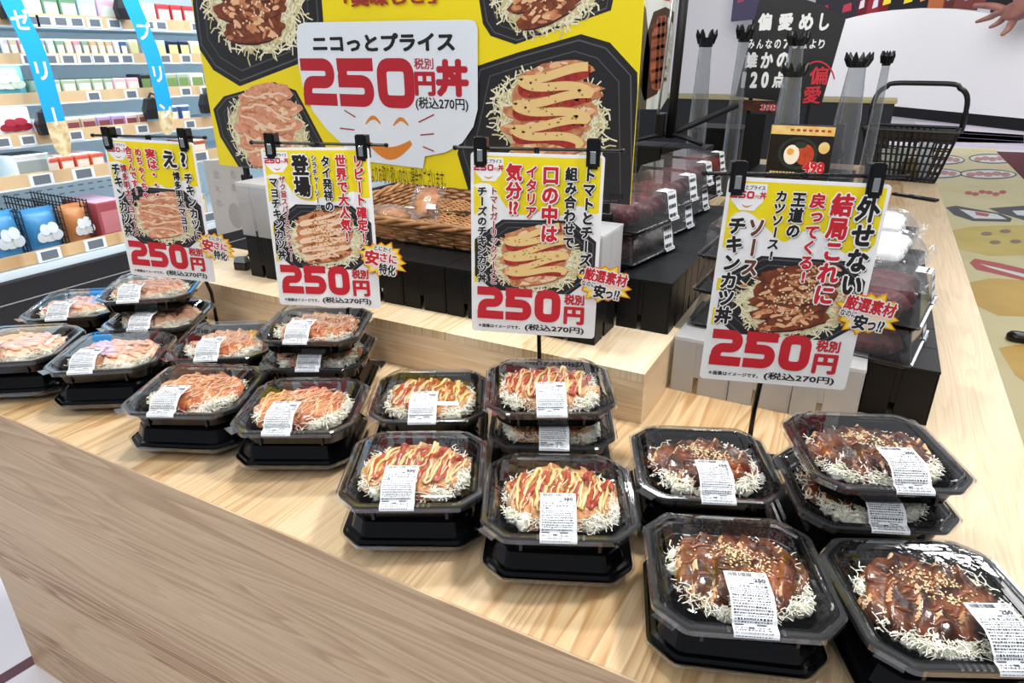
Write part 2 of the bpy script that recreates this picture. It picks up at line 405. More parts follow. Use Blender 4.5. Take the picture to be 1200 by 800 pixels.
# ------------------------------------------------------------------ printed dish pictures
DISHM = [mat('print_tray', '#1d1c1f', 0.4), mat('print_trayline', '#55555b', 0.4), mat('print_cabbage', '#efe8c9', 0.4), mat('print_cabbage_shade', '#cdc392', 0.4),
         mat('print_meat', '#d99a6c', 0.4, '#b46a42', 60), mat('print_meat_dark', '#8d4526', 0.4, '#5e2a18', 70), mat('print_tomato', '#b5342a', 0.4, '#8e2320', 80),
         mat('print_cheese', '#ecc987', 0.4), mat('print_herb', '#7c7a2c', 0.4), mat('print_roe', '#e6a786', 0.4, '#d18a6c', 90), mat('print_sesame', '#f0deb4', 0.4), mat('print_mayo', '#f0cfae', 0.4),
         mat('print_spice', '#c98138', 0.4), mat('print_tan', '#e9b88a', 0.4), mat('print_fold', '#a8643c', 0.4), mat('print_fold_dark', '#3f180c', 0.4)]
def dish(P, cx, cy, s, kind, layer, rot=0.0, seed=1, octo=None, food=(0, 0), asp=1.0):
    rnd = random.Random(seed); cr, sr = math.cos(rot), math.sin(rot)
    def T(u, v): return (cx+(u*cr-v*sr)*s, cy+(u*sr+v*cr)*s*asp)
    oc = octo or [(-1, -.35), (-.62, -.72), (.45, -.78), (.98, -.3), (1.0, .3), (.6, .72), (-.5, .74), (-.98, .35)]
    P.poly([T(*p) for p in oc], layer, 0)
    P.stroke([T(p[0]*.93, p[1]*.93) for p in oc], s*.018, layer+1, 1, True)
    P.stroke([T(p[0]*.8, p[1]*.8) for p in oc], s*.012, layer+1, 1, True)
    fx, fy = food
    P.poly([T(fx+.72*math.cos(a)*(1+.07*math.sin(9*a)), fy-.1+.54*math.sin(a)*(1+.07*math.cos(11*a))) for a in [2*PI*k/40 for k in range(40)]], layer+1.8, 3)
    for i in range(340):
        a = rnd.uniform(0, 2*PI); r = rnd.uniform(.45, .8)
        x, y = fx+r*math.cos(a)*1.02, fy-.12+r*.74*math.sin(a); th = rnd.uniform(0, PI); l = rnd.uniform(.05, .13); k = rnd.uniform(-.8, .8)
        pts = [T(x+l*t*math.cos(th+k*t), y+l*t*math.sin(th+k*t)) for t in (-1, -.3, .3, 1)]
        P.stroke(pts, s*rnd.uniform(.012, .022), layer+2+(i % 5)*.3, 3 if i % 4 == 0 else 2)
    base, tone = {'sauce': (5, (4, 5, 13)), 'roe': (9, (9, 11, 4)), 'tomato': (4, (4, 11, 13)), 'spice': (4, (4, 5, 11))}[kind]
    P.poly([T(fx+.54*math.cos(a)*(1+.08*math.sin(5*a)), fy+.46*math.sin(a)*(1+.06*math.cos(7*a))) for a in [2*PI*k/30 for k in range(30)]], layer+3.8, base)
    n = 5
    for i in range(n):
        v = .42-.84*i/(n-1); w = .6-.2*abs(v)+rnd.uniform(-.05, .05); o_ = .06*math.sin(i*1.7)
        pts = []
        for k in range(22):
            a = 2*PI*k/22; q = 1+rnd.uniform(-.1, .1)
            pts.append(T(fx+w*math.cos(a)*q+o_, fy+v+.15*math.sin(a)*q+.12*math.cos(a)))
        P.poly(pts, layer+4+i*.6, base)
        for q in range(26):
            a = rnd.uniform(0, 2*PI); r = rnd.random()**.6
            x, y = fx+w*.88*r*math.cos(a)+o_, fy+v+.12*r*math.sin(a)+.12*r*math.cos(a)
            l = rnd.uniform(.03, .1)
            P.poly(ell(*T(x, y), s*l, s*l*rnd.uniform(.25, .5), 8, rot=rot+rnd.uniform(-.5, .7)), layer+4.05+i*.6+q*.018, tone[q % 3])
        P.stroke([T(fx+w*u+o_, fy+v-.15*math.sqrt(max(0, 1-u*u))+.12*u) for u in (-.9, -.5, 0, .5, .9)], [s*.004, s*.02, s*.025, s*.02, s*.004], layer+4.55+i*.6, 14 if kind != 'sauce' else 15)
    def zig(amp, y0, y1, turns, w, mi, lay, ph=0):
        pts = []
        for k in range(turns*18+1):
            t = k/(turns*18); a = t*turns*PI
            v = y0+(y1-y0)*t
            pts.append(T(fx+amp*(1-.25*abs(v))*math.cos(a+ph), fy+v+.1*math.cos(a+ph)+.02*math.sin(3*a)))
        P.stroke(pts, s*w, lay, mi)
    if kind == 'tomato':
        zig(.46, .42, -.42, 6, .12, 6, layer+8); zig(.5, .48, -.4, 6, .1, 7, layer+9, .5)
        for i in range(50): P.poly(ell(*T(fx+rnd.gauss(0, .2), fy+rnd.gauss(.05, .22)), s*.014, s*.012, 5), layer+10, 8)
    if kind == 'spice':
        for q in range(3): zig(.5, .46-.04*q, -.42-.03*q, 9, .035, 11, layer+8+q*.3, q)
        for i in range(160): P.poly(ell(*T(fx+rnd.gauss(0, .16), fy+rnd.gauss(.05, .22)), s*.016, s*.014, 5), layer+10, 12)
    if kind == 'roe':
        for q in range(9):
            v = .42-.1*q
            P.stroke([T(fx+u, fy+v+.05*math.sin(6*u+q)+rnd.uniform(-.02, .02)) for u in [(-.5+.1*k)*(1-.3*abs(v)) for k in range(11)]], s*.03, layer+8, 4 if q % 2 else 11)
    if kind == 'sauce':
        for i in range(110): P.poly(ell(*T(fx+rnd.gauss(0, .22), fy+rnd.gauss(.05, .2)), s*.02, s*.012, 5, rot=rnd.uniform(0, PI)), layer+9, 10)
        for i in range(14): P.poly(ell(*T(fx+rnd.gauss(0, .3), fy+rnd.gauss(0, .2)), s*.06, s*.02, 8, rot=rnd.uniform(0, PI)), layer+8.5, 4)
# ------------------------------------------------------------------ the room
m = mat('floor_tile', '#e6e4ea', 0.25, '#d8d4de', 1.2, coat=0.2)
b = MB(); b.box(-16, 14, -3, 60, FLOOR-0.05, FLOOR); struct(b.build('floor', m))
b = MB()
A, B_ = onz(0, 797, FLOOR), onz(41, 772, FLOOR); dv = (B_-A).normalized(); nv = Vector((-dv.y, dv.x, 0))*0.018
p0, p1 = A-dv*1.5, A+dv*0.9
b.prism([tuple((p0-nv)[:2]), tuple((p1-nv)[:2]), tuple((p1+nv)[:2]), tuple((p0+nv)[:2])], FLOOR+0.0003, FLOOR+0.0015)
struct(b.build('trim_1', mat('dark_red_strip', '#5e3540', 0.4)))
# far white partition with a gently arched top, on a black foot
pm = mat('partition_white', '#f3f2f3', 0.5)
FA, FB = onz(1000, 131, FLOOR), onz(1200, 154, FLOOR)
wd = (FB-FA); wd.z = 0; wl = wd.length; wd.normalize(); wn = Vector((wd.y, -wd.x, 0))
if wn.y > 0: wn = -wn
def wallpt(px, py):
    v = ray(px, py); t = (FA-CP).dot(wn)/v.dot(wn); q = CP+v*t
    return (q-FA).dot(wd), q.z
WM = Matrix(((wd.x, -wn.x, 0, FA.x), (wd.y, -wn.y, 0, FA.y), (0, 0, 1, 0), (0, 0, 0, 1)))   # local x along, y behind, z up
top = [wallpt(*p) for p in ((958, 30), (985, 24), (1000, 20), (1020, 15.5), (1045, 12), (1080, 9.5), (1110, 10), (1140, 13), (1170, 18), (1200, 23), (1260, 36))]
x0, x1 = wallpt(955, 132)[0], top[-1][0]
prof = [(x0, FLOOR+0.25)]+top+[(x1, FLOOR+0.25)]
b = MB(); b.loft([[(x, 0, z) for x, z in prof], [(x, 0.25, z) for x, z in prof]], 0, True, True)
o = b.build('wall_right', pm); o.matrix_world = WM; struct(o)
b = MB(); b.box(x0-0.1, x1, 0.02, 0.22, FLOOR, FLOOR+0.3); o = b.build('baseboard_right', BLACKMATT); o.matrix_world = WM; struct(o)
# wall behind everything
b = MB(); b.box(-16, 14, 30, 30.2, FLOOR, 6.5); struct(b.build('wall_back', mat('store_wall', '#e3e1e4', 0.7)))
b = MB(); b.box(-4.62, -4.6, -1, 9, FLOOR, 2.6); struct(b.build('wall_left', mat('case_wall', '#dfe8ee', 0.6)))

# ------------------------------------------------------------------ the display island
WT = wood('counter_top_wood', '#d2b78f', '#ae8557', '#dcc6a6', 1, 1.0, 0.33)
WF = wood('counter_front_wood', '#c8ab8a', '#916d4a', '#d2b896', 0, 1.0, 0.45)
WR = wood('riser_wood', '#e6cfae', '#cda97c', '#efdfc6', 0, 1.2, 0.42)
WRT = wood('riser_top_wood', '#e6d1b1', '#cba97c', '#ecdcc2', 1, 1.2, 0.38)
TY0, TX0, TX1 = 0.53, -1.712, 0.331
isl = thing('display_counter', 'long pale wood display counter that carries all the boxed meals', 'display counter', (0, 0, FLOOR))
b = MB(); b.prism([(TX0, TY0+.003), (TX1, TY0+.003), (TX1, 4.85), (-1.28, 4.85), (-1.28, 1.36), (TX0, 1.36)], -0.02-FLOOR, -FLOOR)
b.build('counter_top', WT, isl)
b = MB(); b.box(TX0, TX1, TY0, TY0+.003, 0, -FLOOR-0.0004); b.build('front_panel', WF, isl)
b = MB(); b.box(TX1-.02, TX1-.0005, TY0+.004, 4.83, 0, -FLOOR-.0205); b.build('side_panel', WF, isl)
b = MB(); b.box(TX0+.0005, TX0+.02, TY0+.004, 1.35, 0, -FLOOR-.0205); b.build('side_panel', WF, isl)
b = MB(); b.box(TX0+.02, -1.262, 1.33, 1.35, 0, -FLOOR-.0205); b.box(-1.279, -1.262, 1.35, 4.83, 0, -FLOOR-.0205); b.build('back_panel', WF, isl)
RZ = 0.105; RY = 1.076; RX1 = -0.297
rs = thing('display_riser', 'pale wooden step riser standing on the counter behind the meals', 'riser', (-0.9, 1.2, 0))
L = lambda x, y: (x+0.9, y-1.2)
b = MB(); b.prism([L(TX0+.01, RY), L(RX1, RY), L(RX1, 2.12), L(-.5, 2.12), L(-.5, 2.85), L(-1.0, 2.85), L(-1.0, 1.9), L(-1.25, 1.9), L(-1.25, 1.345), L(TX0+.01, 1.345)], RZ-.018, RZ); b.build('step_top', WRT, rs)
b = MB(); b.box(TX0+.01+.9, RX1+.9, RY-1.2+.001, RY-1.2+.018, .0, RZ-.0185); b.build('step_front', WR, rs)
b = MB(); b.box(RX1+.9-.018, RX1+.9-.0005, RY-1.2+.0185, .915, .0, RZ-.0185); b.build('step_end', wood('riser_end_wood', '#ecd6b4', '#d9b88c', '#f2e4cc', 1, 1.2), rs)
# ------------------------------------------------------------------ boxed meals
BW, BD, BC = 0.199, 0.187, 0.03
BH, LH = 0.035, 0.021                       # rim to base bottom, rim to lid top
def octring(inset, z, r=0.006, W=BW, D=BD, c=BC):
    a, d = W/2-inset, D/2-inset; c = max(0.006, c-0.586*inset)
    p = [Vector(q) for q in ((-a+c, -d), (a-c, -d), (a, -d+c), (a, d-c), (a-c, d), (-a+c, d), (-a, d-c), (-a, -d+c))]
    out = []; n = 8
    for i in range(n):
        e0 = (p[i-1]-p[i]); e1 = (p[(i+1) % n]-p[i])
        r0 = min(r, e0.length*.3); r1 = min(r, e1.length*.3)
        q0, q1 = p[i]+e0.normalized()*r0, p[i]+e1.normalized()*r1
        qm = (q0+q1)*0.25+p[i]*0.5
        out += [(*q0, z), (*qm, z), (*q1, z)]
    return out
def tray_mesh():
    b = MB()
    b.loft([octring(i, z) for i, z in ((.0, 0), (.0, -.003), (.004, -.0035), (.006, -.008), (.011, -.009), (.018, -.030), (.023, -.033), (.026, -BH))], 0, False, True)
    b.loft([octring(i, z) for i, z in ((.0, 0), (.003, .0012), (.0065, .0012), (.009, -.002), (.013, -.002), (.018, -.012), (.021, -.0125), (.030, -.028), (.036, -.0295))], 0, False, True)
    for sx in (-1, 1):                       # upright flutes on the long outer walls
        for y in (-.045, .045): b.box(sx*(BW/2-.0175)-.0022, sx*(BW/2-.0175)+.0022, y-.002, y+.002, -.030, -.009)
        b.box(sx*.05-.002, sx*.05+.002, -BD/2+.0118, -BD/2+.017, -.029, -.009)
    return b
def lid_mesh():
    b = MB()
    b.loft([octring(i, z) for i, z in ((-.0035, -.006), (-.0035, .0005), (-.001, .0028), (.004, .0028))], 1)
    b.loft([octring(i, z) for i, z in ((.004, .0028), (.0055, .0015), (.008, .0015), (.0105, .009), (.0125, .0095), (.019, .0165), (.0235, .0185), (.030, LH), (.040, LH), (.041, LH-.0012), (.06, LH-.0012))], 0, False, True)
    for k in range(9):                       # small grip ribs along the front rim
        x = -.028+.007*k; b.box(x-.0015, x+.0015, -BD/2-.0032, -BD/2+.004, .0028, .0042, 1)
    b.add([(-BW/2+.004, -BD/2+.022, .0005), (-BW/2+.022, -BD/2+.004, .0005), (-BW/2+.014, -BD/2-.006, .0012), (-BW/2-.006, -BD/2+.014, .0012)], [(0, 1, 2, 3)], 1)  # pull corner
    return b
_tray = tray_mesh().build('tray', BLACKTRAY); TRAY_ME = _tray.data; bpy.data.objects.remove(_tray)
_lid = lid_mesh().build('lid', [LID, LIDRIM]); LID_ME = _lid.data; bpy.data.objects.remove(_lid)

CAB = mat('shredded_cabbage', '#fffdf6', 0.4, '#f1efd8', 60)
FOODM = {
 'sauce': mat('sauce_cutlet', '#2d120a', 0.2, '#8a4c26', 36, spec=0.6, bump=0.5, bscale=120, lo=0.4, hi=0.7, coat=0.12),
 'tomato': mat('plain_cutlet', '#97562c', 0.35, '#cf9c66', 45, bump=0.6, bscale=150, coat=0.2, lo=.38, hi=.62),
 'spice': mat('spiced_cutlet', '#9c4120', 0.28, '#cf8350', 42, bump=0.6, bscale=140, coat=0.3, lo=.38, hi=.62),
 'roe': mat('roe_cutlet', '#d29a78', 0.35, '#eccab0', 40, bump=0.5, bscale=120, coat=0.3, lo=.35, hi=.6)}
MEATSIDE = mat('cut_meat', '#e2bf92', 0.4, '#c48f5e', 70, bump=.3, bscale=150, coat=.15)
KETCHUP = mat('tomato_sauce', '#982c1a', 0.2, '#b3523a', 80, coat=0.4)
CHEESE = mat('cheese_sauce', '#dfbd74', 0.3, '#ead29c', 60, coat=0.2)
MAYO = mat('spicy_mayo', '#efc8a2', 0.3, coat=0.2)
ROE = mat('roe_mayo', '#eebfa4', 0.35, '#e39c7c', 70, coat=0.2)
DARKSAUCE = mat('brown_sauce', '#6b3216', 0.2, '#8a4a22', 60, coat=0.5)
SESAME = mat('sesame', '#ecd8a8', 0.5)
HERB = mat('dried_herb', '#5f6423', 0.7)
FLAKE = mat('fish_flakes', '#dfb08c', 0.5, '#c98a62', 50)

class Food:
    def __init__(s, kind, seed):
        s.k = kind; s.rnd = random.Random(seed); s.o = Vector((seed*3.7, seed*1.3, 0))
        s.a = .079 + s.rnd.uniform(-.004, .002); s.b = .0635 + s.rnd.uniform(-.004, .003)
        s.cx, s.cy = s.rnd.uniform(-.006, .004), .006 + s.rnd.uniform(-.003, .003)
        s.th = {'sauce': -.25, 'tomato': .12, 'spice': .25, 'roe': .1}[kind] + s.rnd.uniform(-.2, .2)
        s.pitch = .023
    def r(s, x, y):
        dx, dy = (x-s.cx)/s.a, (y-s.cy)/s.b
        return math.hypot(dx, dy) + .22*noise.noise(Vector((x*28, y*28, 1))+s.o)
    def h(s, x, y):
        r = s.r(x, y)
        if r >= 1: return -.016
        u = x*math.cos(s.th)+y*math.sin(s.th)
        u += .005*noise.noise(Vector((x*30, y*30, 5))+s.o)
        t = (u/s.pitch) % 1.0
        ridge = (1-t)**1.0*.8 if t > .12 else t/.12*.8
        ridge = ridge*.0095
        n = .0028*noise.noise(Vector((x*75, y*75, 2))+s.o) + .0045*noise.noise(Vector((x*32, y*32, 3))+s.o)
        z = -.009 + .0125*(1-r*r)**.5 + ridge + n
        if s.k == 'roe': z += .003*noise.noise(Vector((x*45, y*45, 9))+s.o)
        return min(z, .0165)
    def build(s, root):
        rnd = s.rnd; b = MB(); NX, NY = 64, 54; idx = {}
        for j in range(NY):
            for i in range(NX):
                x, y = -.082+.164*i/(NX-1), -.066+.138*j/(NY-1)
                idx[i, j] = len(b.v); b.v.append((x, y, s.h(x, y)))
        for j in range(NY-1):
            for i in range(NX-1):
                q = (idx[i, j], idx[i+1, j], idx[i+1, j+1], idx[i, j+1])
                if max(b.v[k][2] for k in q) > -.0155:
                    x, y = b.v[q[0]][0], b.v[q[0]][1]; dz = s.h(x+.0015, y)-s.h(x-.0015, y)
                    pale = dz > .0026 and noise.noise(Vector((x*25, y*40, 7))+s.o) > (.12 if s.k == 'sauce' else -.1) and s.k != 'roe'
                    b.f.append(q); b.m.append(1 if pale else 0)
        b.build('cutlet', [FOODM[s.k], MEATSIDE], root, smooth=True)
        # cabbage bed
        b = MB(); n = 560
        tufts = {'sauce': ((-1.95, .45, 150), (-.55, .3, 90), (2.7, .3, 40), (.75, .3, 50)), 'tomato': ((-.6, .4, 160), (-2.5, .3, 60), (.6, .4, 60), (2.6, .4, 50)), 'spice': ((-.75, .35, 160), (-2.6, .3, 60), (.3, .4, 60)), 'roe': ((-.8, .45, 150), (-2.3, .4, 80), (.3, .4, 60))}[s.k]
        for m_, sd, c_ in tufts:                     # heaped mass of each tuft
            for q in range(max(4, c_//15)):
                a = m_+rnd.uniform(-1.1, 1.1)*sd; rr = rnd.uniform(.88, 1.02); rb = rnd.uniform(.006, .0095)
                x, y = s.cx+rr*s.a*math.cos(a)*.95, s.cy-.003+rr*s.b*math.sin(a)
                x = max(-.068, min(.068, x)); y = max(-.062, min(.062, y)); o = len(b.v)
                b.blob((x, y, -.015), (rb*1.3, rb, rb*1.15), 14, 9)
                for k in range(o, len(b.v)):
                    v = Vector(b.v[k]); v += (v-Vector((x, y, -.015)))*(.75*noise.noise(v*330)); b.v[k] = tuple(v)
        spots = [(m_, sd) for m_, sd, c_ in tufts for _ in range(c_)]
        for k in range(n):
            m_, sd = spots[k % len(spots)]
            a = m_+rnd.gauss(0, sd); rr = rnd.uniform(.8, 1.12)
            x, y = s.cx+rr*s.a*math.cos(a)*.97, s.cy-.004+rr*s.b*math.sin(a)*1.0
            x = max(-.075, min(.075, x)); y = max(-.069, min(.069, y))
            z = rnd.uniform(-.012, .0) - .012*max(0, rr-.95)
            th = rnd.uniform(0, 2*PI); l = rnd.uniform(.005, .011); cv = rnd.uniform(-1.6, 1.6); up = rnd.uniform(-.4, .5)
            pts = []
            for t in (-1, -.33, .33, 1):
                px, py = x+l*t*math.cos(th+cv*t*.6), y+l*t*math.sin(th+cv*t*.6)
                px = max(-.079, min(.079, px)); py = max(-.073, min(.073, py))
                pts.append((px, py, min(.012, max(-.026, z+l*up*t*abs(t)))))
            b.tube(pts, rnd.uniform(.0005, .0009), 4, 0, .7, False)
        o = b.build('shredded_cabbage', CAB, root, smooth=True); o['kind'] = 'stuff'
        def wv(r, seg):
            if isinstance(r, list): return r if len(r) == len(seg) else r[0]
            return [r*(.35 if i in (0, len(seg)-1) else 1+.55*noise.noise(Vector((p[0]*90, p[1]*90, 21))+s.o)) for i, p in enumerate(seg)]
        def drape(pts, r, mi, bb, lift=.0008, flat=.75):
            seg = []
            for x, y in pts:
                if s.r(x, y) < .97: seg.append((x, y, min(s.h(x, y)+lift, .0172)))
                else:
                    if len(seg) > 3: bb.tube(seg, wv(r, seg), 5, mi, flat)
                    seg = []
            if len(seg) > 3: bb.tube(seg, wv(r, seg), 5, mi, flat)
        def zig(amp, turns, lean, ph, jit):
            pts = []; N = turns*16
            for k in range(N+1):
                t = k/N; u = -.07+.14*t
                v = amp*(.85+.35*noise.noise(Vector((t*7, ph, 8))+s.o))*math.sin(t*turns*PI+ph)+jit*noise.noise(Vector((t*9, ph, 4))+s.o)
                w_ = .006*noise.noise(Vector((t*14, ph, 11))+s.o)+.004*noise.noise(Vector((v*60, t*5, 13))+s.o)
                pts.append((s.cx+u+lean*v+w_, s.cy+v))
            return pts
        if s.k == 'tomato':
            bb = MB(); drape(zig(.05, 9, .25, 0, .01), .0042, 0, bb); bb.build('tomato_sauce', KETCHUP, root, smooth=True)
            bb = MB(); drape(zig(.055, 10, .2, .9, .012), .0026, 0, bb, .002); bb.build('cheese_sauce', CHEESE, root, smooth=True)
            bb = MB(); drape(zig(.05, 15, .3, 2., .008), .0012, 0, bb, .002); bb.build('mayonnaise', MAYO, root, smooth=True)
            bb = MB()
            for k in range(90):
                x, y = s.cx+rnd.gauss(0, .02), s.cy+rnd.gauss(.008, .014); bb.blob((x, y, s.h(x, y)+.0028), (.0011, .0009, .0006), 4, 3)
            o = bb.build('dried_herb', HERB, root); o['kind'] = 'stuff'
        if s.k == 'spice':
            bb = MB(); drape(zig(.055, 21, .5, 0, .006), .0009, 0, bb, .0008); drape(zig(.055, 15, .1, 1., .006), .0008, 0, bb, .0012); bb.build('spicy_mayo', MAYO, root, smooth=True)
            bb = MB()
            for k in range(26):
                x, y = s.cx+rnd.gauss(0, .03), s.cy+rnd.gauss(.0, .022)
                if s.r(x, y) > .95: continue
                th = rnd.uniform(0, PI); l = rnd.uniform(.004, .009); z = s.h(x, y)+.002
                c, q = math.cos(th)*l, math.sin(th)*l
                bb.add([(x-c, y-q, z), (x+q*.5, y-c*.5, z+.001), (x+c, y+q, z), (x-q*.5, y+c*.5, z+.0015)], [(0, 1, 2, 3)])
            o = bb.build('fish_flakes', FLAKE, root); o['kind'] = 'stuff'
        if s.k == 'roe':
            bb = MB()
            for q in range(7):
                y0 = s.cy-.036+.012*q
                drape([(s.cx-.07+.14*k/40, y0+.006*math.sin(k*.5+q*2)+.004*noise.noise(Vector((k*.3, q, 1))+s.o)) for k in range(41)], .0036, 0, bb, .0012)
            bb.build('roe_mayo', ROE, root, smooth=True)
            bb = MB()
            for k in range(14):
                x, y = s.cx+rnd.gauss(0, .035), s.cy+rnd.gauss(0, .025)
                if s.r(x, y) < .9: bb.blob((x, y, s.h(x, y)+.001), (rnd.uniform(.004, .008), rnd.uniform(.003, .006), .002), 7, 4)
            bb.build('brown_crust', mat('brown_crust', '#b9713f', .35, '#8d4d28', 60), root, smooth=True)
        if s.k == 'sauce':
            bb = MB()
            for k in range(26):
                x, y = s.cx+rnd.gauss(0, .032), s.cy+rnd.gauss(.0, .024)
                if s.r(x, y) < .85:
                    th = rnd.uniform(-.6, .6); l = rnd.uniform(.006, .013)
                    drape([(x+l*t*math.cos(th), y+l*t*math.sin(th)) for t in (-1, -.5, 0, .5, 1)], [.001, .0028, .0035, .0028, .001], 0, bb, .0, .5)
            bb.build('brown_sauce', DARKSAUCE, root, smooth=True)
            bb = MB(); c2 = [(s.cx-.012, s.cy+.02), (s.cx+.02, s.cy-.004), (s.cx+.002, s.cy+.008)]
            for k in range(170):
                c = rnd.choice(c2); x, y = c[0]+rnd.gauss(0, .013), c[1]+rnd.gauss(0, .009)
                if s.r(x, y) < .92:
                    M = Matrix.Translation((x, y, s.h(x, y)+.0012)) @ Matrix.Rotation(rnd.uniform(0, PI), 4, 'Z')
                    bb.blob((0, 0, 0), (.0018, .001, .0008), 5, 4, 0, M)
            o = bb.build('sesame_seeds', SESAME, root, smooth=True); o['kind'] = 'stuff'

# price label, draped from the lid top down over the front rim
LPROF = [(-.028, LH+.0003), (-.0535, LH+.0006), (-.0632, LH+.0009), (-.0702, .0191), (-.0747, .0172), (-.0812, .0105), (-.0836, .0098), (-.0862, .0036), (-.0935, .0036), (-.0972, .0022), (-.0978, -.002)]
LCUM = [0]
for i in range(1, len(LPROF)): LCUM.append(LCUM[-1]+math.hypot(LPROF[i][0]-LPROF[i-1][0], LPROF[i][1]-LPROF[i-1][1]))
LLEN = LCUM[-1]
def lp(s_):
    s_ = max(0, min(LLEN, s_))
    for i in range(1, len(LCUM)):
        if s_ <= LCUM[i]:
            t = (s_-LCUM[i-1])/(LCUM[i]-LCUM[i-1]); a, c = LPROF[i-1], LPROF[i]
            n = Vector((0, c[0]-a[0], c[1]-a[1])).normalized(); nn = Vector((0, n.z, -n.y))
            if nn.z < 0 or (abs(nn.z) < .2 and nn.y > 0): nn = -nn
            return Vector((0, a[0]+t*(c[0]-a[0]), a[1]+t*(c[1]-a[1]))), nn
    return Vector((0, *LPROF[-1])), Vector((0, -1, 0))
LW = .046
def label_meshes(name_lines, seed):
    """label paper and its print; unrolled sheet u across 0..LW, s down 0..LLEN"""
    rnd = random.Random(seed); b = MB()
    N = 30; rows = []
    for k in range(N+1):
        p, n = lp(LLEN*k/N); q = p+n*.0006; rows.append([(-LW/2, q.y, q.z), (LW/2, q.y, q.z)])
    b.loft(rows, 0, False, False, False)
    pr = MB()
    def put(vs, fs, n0=None):
        out = []; n0 = n0 or len(vs)
        for i, (u, s_) in enumerate(vs):
            p, n = lp(s_); q = p+n*(.0011+.00002*(i//n0)); out.append((u-LW/2, q.y, q.z))
        pr.add(out, fs)
    def rect(u0, s0, u1, s1):
        k = 3; put([(u, s0+(s1-s0)*i/k) for i in range(k+1) for u in (u0, u1)], [(2*i, 2*i+1, 2*i+3, 2*i+2) for i in range(k)])
    def txt(t, u0, s0, u1, s1, bold=.03):
        vs, fs = glyphs(t, bold)
        ax, bx = min(v[0] for v in vs), max(v[0] for v in vs); ay, by = min(v[1] for v in vs), max(v[1] for v in vs)
        put([(u0+(x-ax)/(bx-ax)*(u1-u0), s1-(y-ay)/(by-ay)*(s1-s0)) for x, y in vs], fs, nbase(t))
    u = .004
    while u < .029:
        w = rnd.choice((.0004, .0007, .0011)); rect(u, .0018, u+w, .0075); u += w+rnd.choice((.0005, .0009))
    rect(.037, .002, .0425, .0026); rect(.037, .0062, .0425, .0068); rect(.037, .002, .0376, .0068); rect(.0419, .002, .0425, .0068); rect(.0385, .0038, .041, .0046)
    txt('250', .030, .0102, .0425, .0160, .04)
    txt('270', .034, .0168, .0425, .0192, .02); rect(.024, .0172, .029, .0188)
    y = .0205
    for t in name_lines:
        w = min(.0425, .0045*len(t)); txt(t, .0022, y, .0022+w, y+.0044, .035); y += .0054
    while y < LLEN-.018:
        u = .0022
        while u < .041:
            w = rnd.uniform(.0008, .0026); rect(u, y+rnd.uniform(0, .0004), min(u+w, .043), y+rnd.uniform(.0012, .0018)); u += w+rnd.uniform(.0005, .0013)
        y += .0030
    rect(.0022, y+.0006, .012, y+.003); rect(.025, y+.0006, .035, y+.003); y += .0045
    txt('26. 4.14', .0022, y, .0145, y+.0026, .02); txt('26. 4.14', .025, y, .0375, y+.0026, .02); rect(.016, y+.0002, .022, y+.0026); y += .0036
    while y < LLEN-.0025:
        u = .0022
        while u < .038:
            w = rnd.uniform(.0006, .0022); rect(u, y, min(u+w, .042), y+.0011); u += w+rnd.uniform(.0006, .0016)
        y += .0029
    return b, pr
LABELS = {}
for k, nm in (('sauce', ['ソースチキンカツ丼']), ('tomato', ['トマトガーリックソー', 'スとチーズのチキンカ', 'ツ丼']), ('spice', ['ザク旨スパイスシラチ', 'ャーマヨチキンカツ丼']), ('roe', ['博多明太マヨソース', 'チキンカツ丼'])):
    lb, pr = label_meshes(nm, len(nm[0]))
    o1 = lb.build('price_label', PAPER); o2 = pr.build('label_print', LABELINK)
    LABELS[k] = (o1.data, o2.data); bpy.data.objects.remove(o1); bpy.data.objects.remove(o2)
def link(name, me, parent):
    o = bpy.data.objects.new(name, me); COL.objects.link(o); o.parent = parent; return o
SEED = [10]
def bento(kind, x, y, z, rz, label, group, lx=-.01, full=True, rx=0, ry=0):
    t = thing('boxed_meal', label, 'boxed meal', (x, y, z), rz, group)
    t.rotation_euler = (rx, ry, rz)
    link('tray', TRAY_ME, t); link('lid', LID_ME, t)
    SEED[0] += 1
    Food(kind, SEED[0]).build(t)
    a = link('price_label', LABELS[kind][0], t); a.location = (lx, 0, 0)
    link('label_print', LABELS[kind][1], a)
    return t
def upturned(x, y, rz, label):
    t = thing('upturned_container', label, 'food container', (x, y, 0.0215), rz, 'upturned empty containers under the boxed meals')
    t.rotation_euler = (PI, 0, rz)
    link('tray', TRAY_ME, t); link('lid', LID_ME, t)
    return t
Z1, Z2 = .0925, .1490
K = {'sauce': 'brown sauce cutlet meal with sesame', 'tomato': 'tomato and cheese cutlet meal', 'spice': 'orange spicy mayo cutlet meal', 'roe': 'pale pink roe mayo cutlet meal'}
def stack(kind, where, trays, lower):
    """trays: list of (level, x, y, yaw, label shift); lower: (x, y, yaw) of the upturned container"""
    upturned(*lower, 'upturned empty container under the %s stack of the %s' % (where, kind_group[kind]))
    n = len(trays)
    for i, (lv, x, y, a, lx) in enumerate(trays):
        w = '' if n == 1 else (' top box' if lv == 2 else ' lower box')
        bento(kind, x, y, Z1 if lv == 1 else Z2, a, '%s,%s in the %s stack of its kind' % (K[kind], w, where), kind_group[kind], lx)
kind_group = {'sauce': 'brown sauce cutlet meals', 'tomato': 'tomato and cheese cutlet meals', 'spice': 'orange spicy mayo cutlet meals', 'roe': 'pale pink roe mayo cutlet meals'}
stack('sauce', 'front left', [(1, -.0530, .6530, .3905, .0)], (-.0570, .6640, .34))
stack('sauce', 'front right', [(1, .1490, .7090, .4594, .03)], (.151, .713, .44))
stack('sauce', 'back left', [(1, -.1395, .8580, .4051, .004)], (-.140, .860, .40))
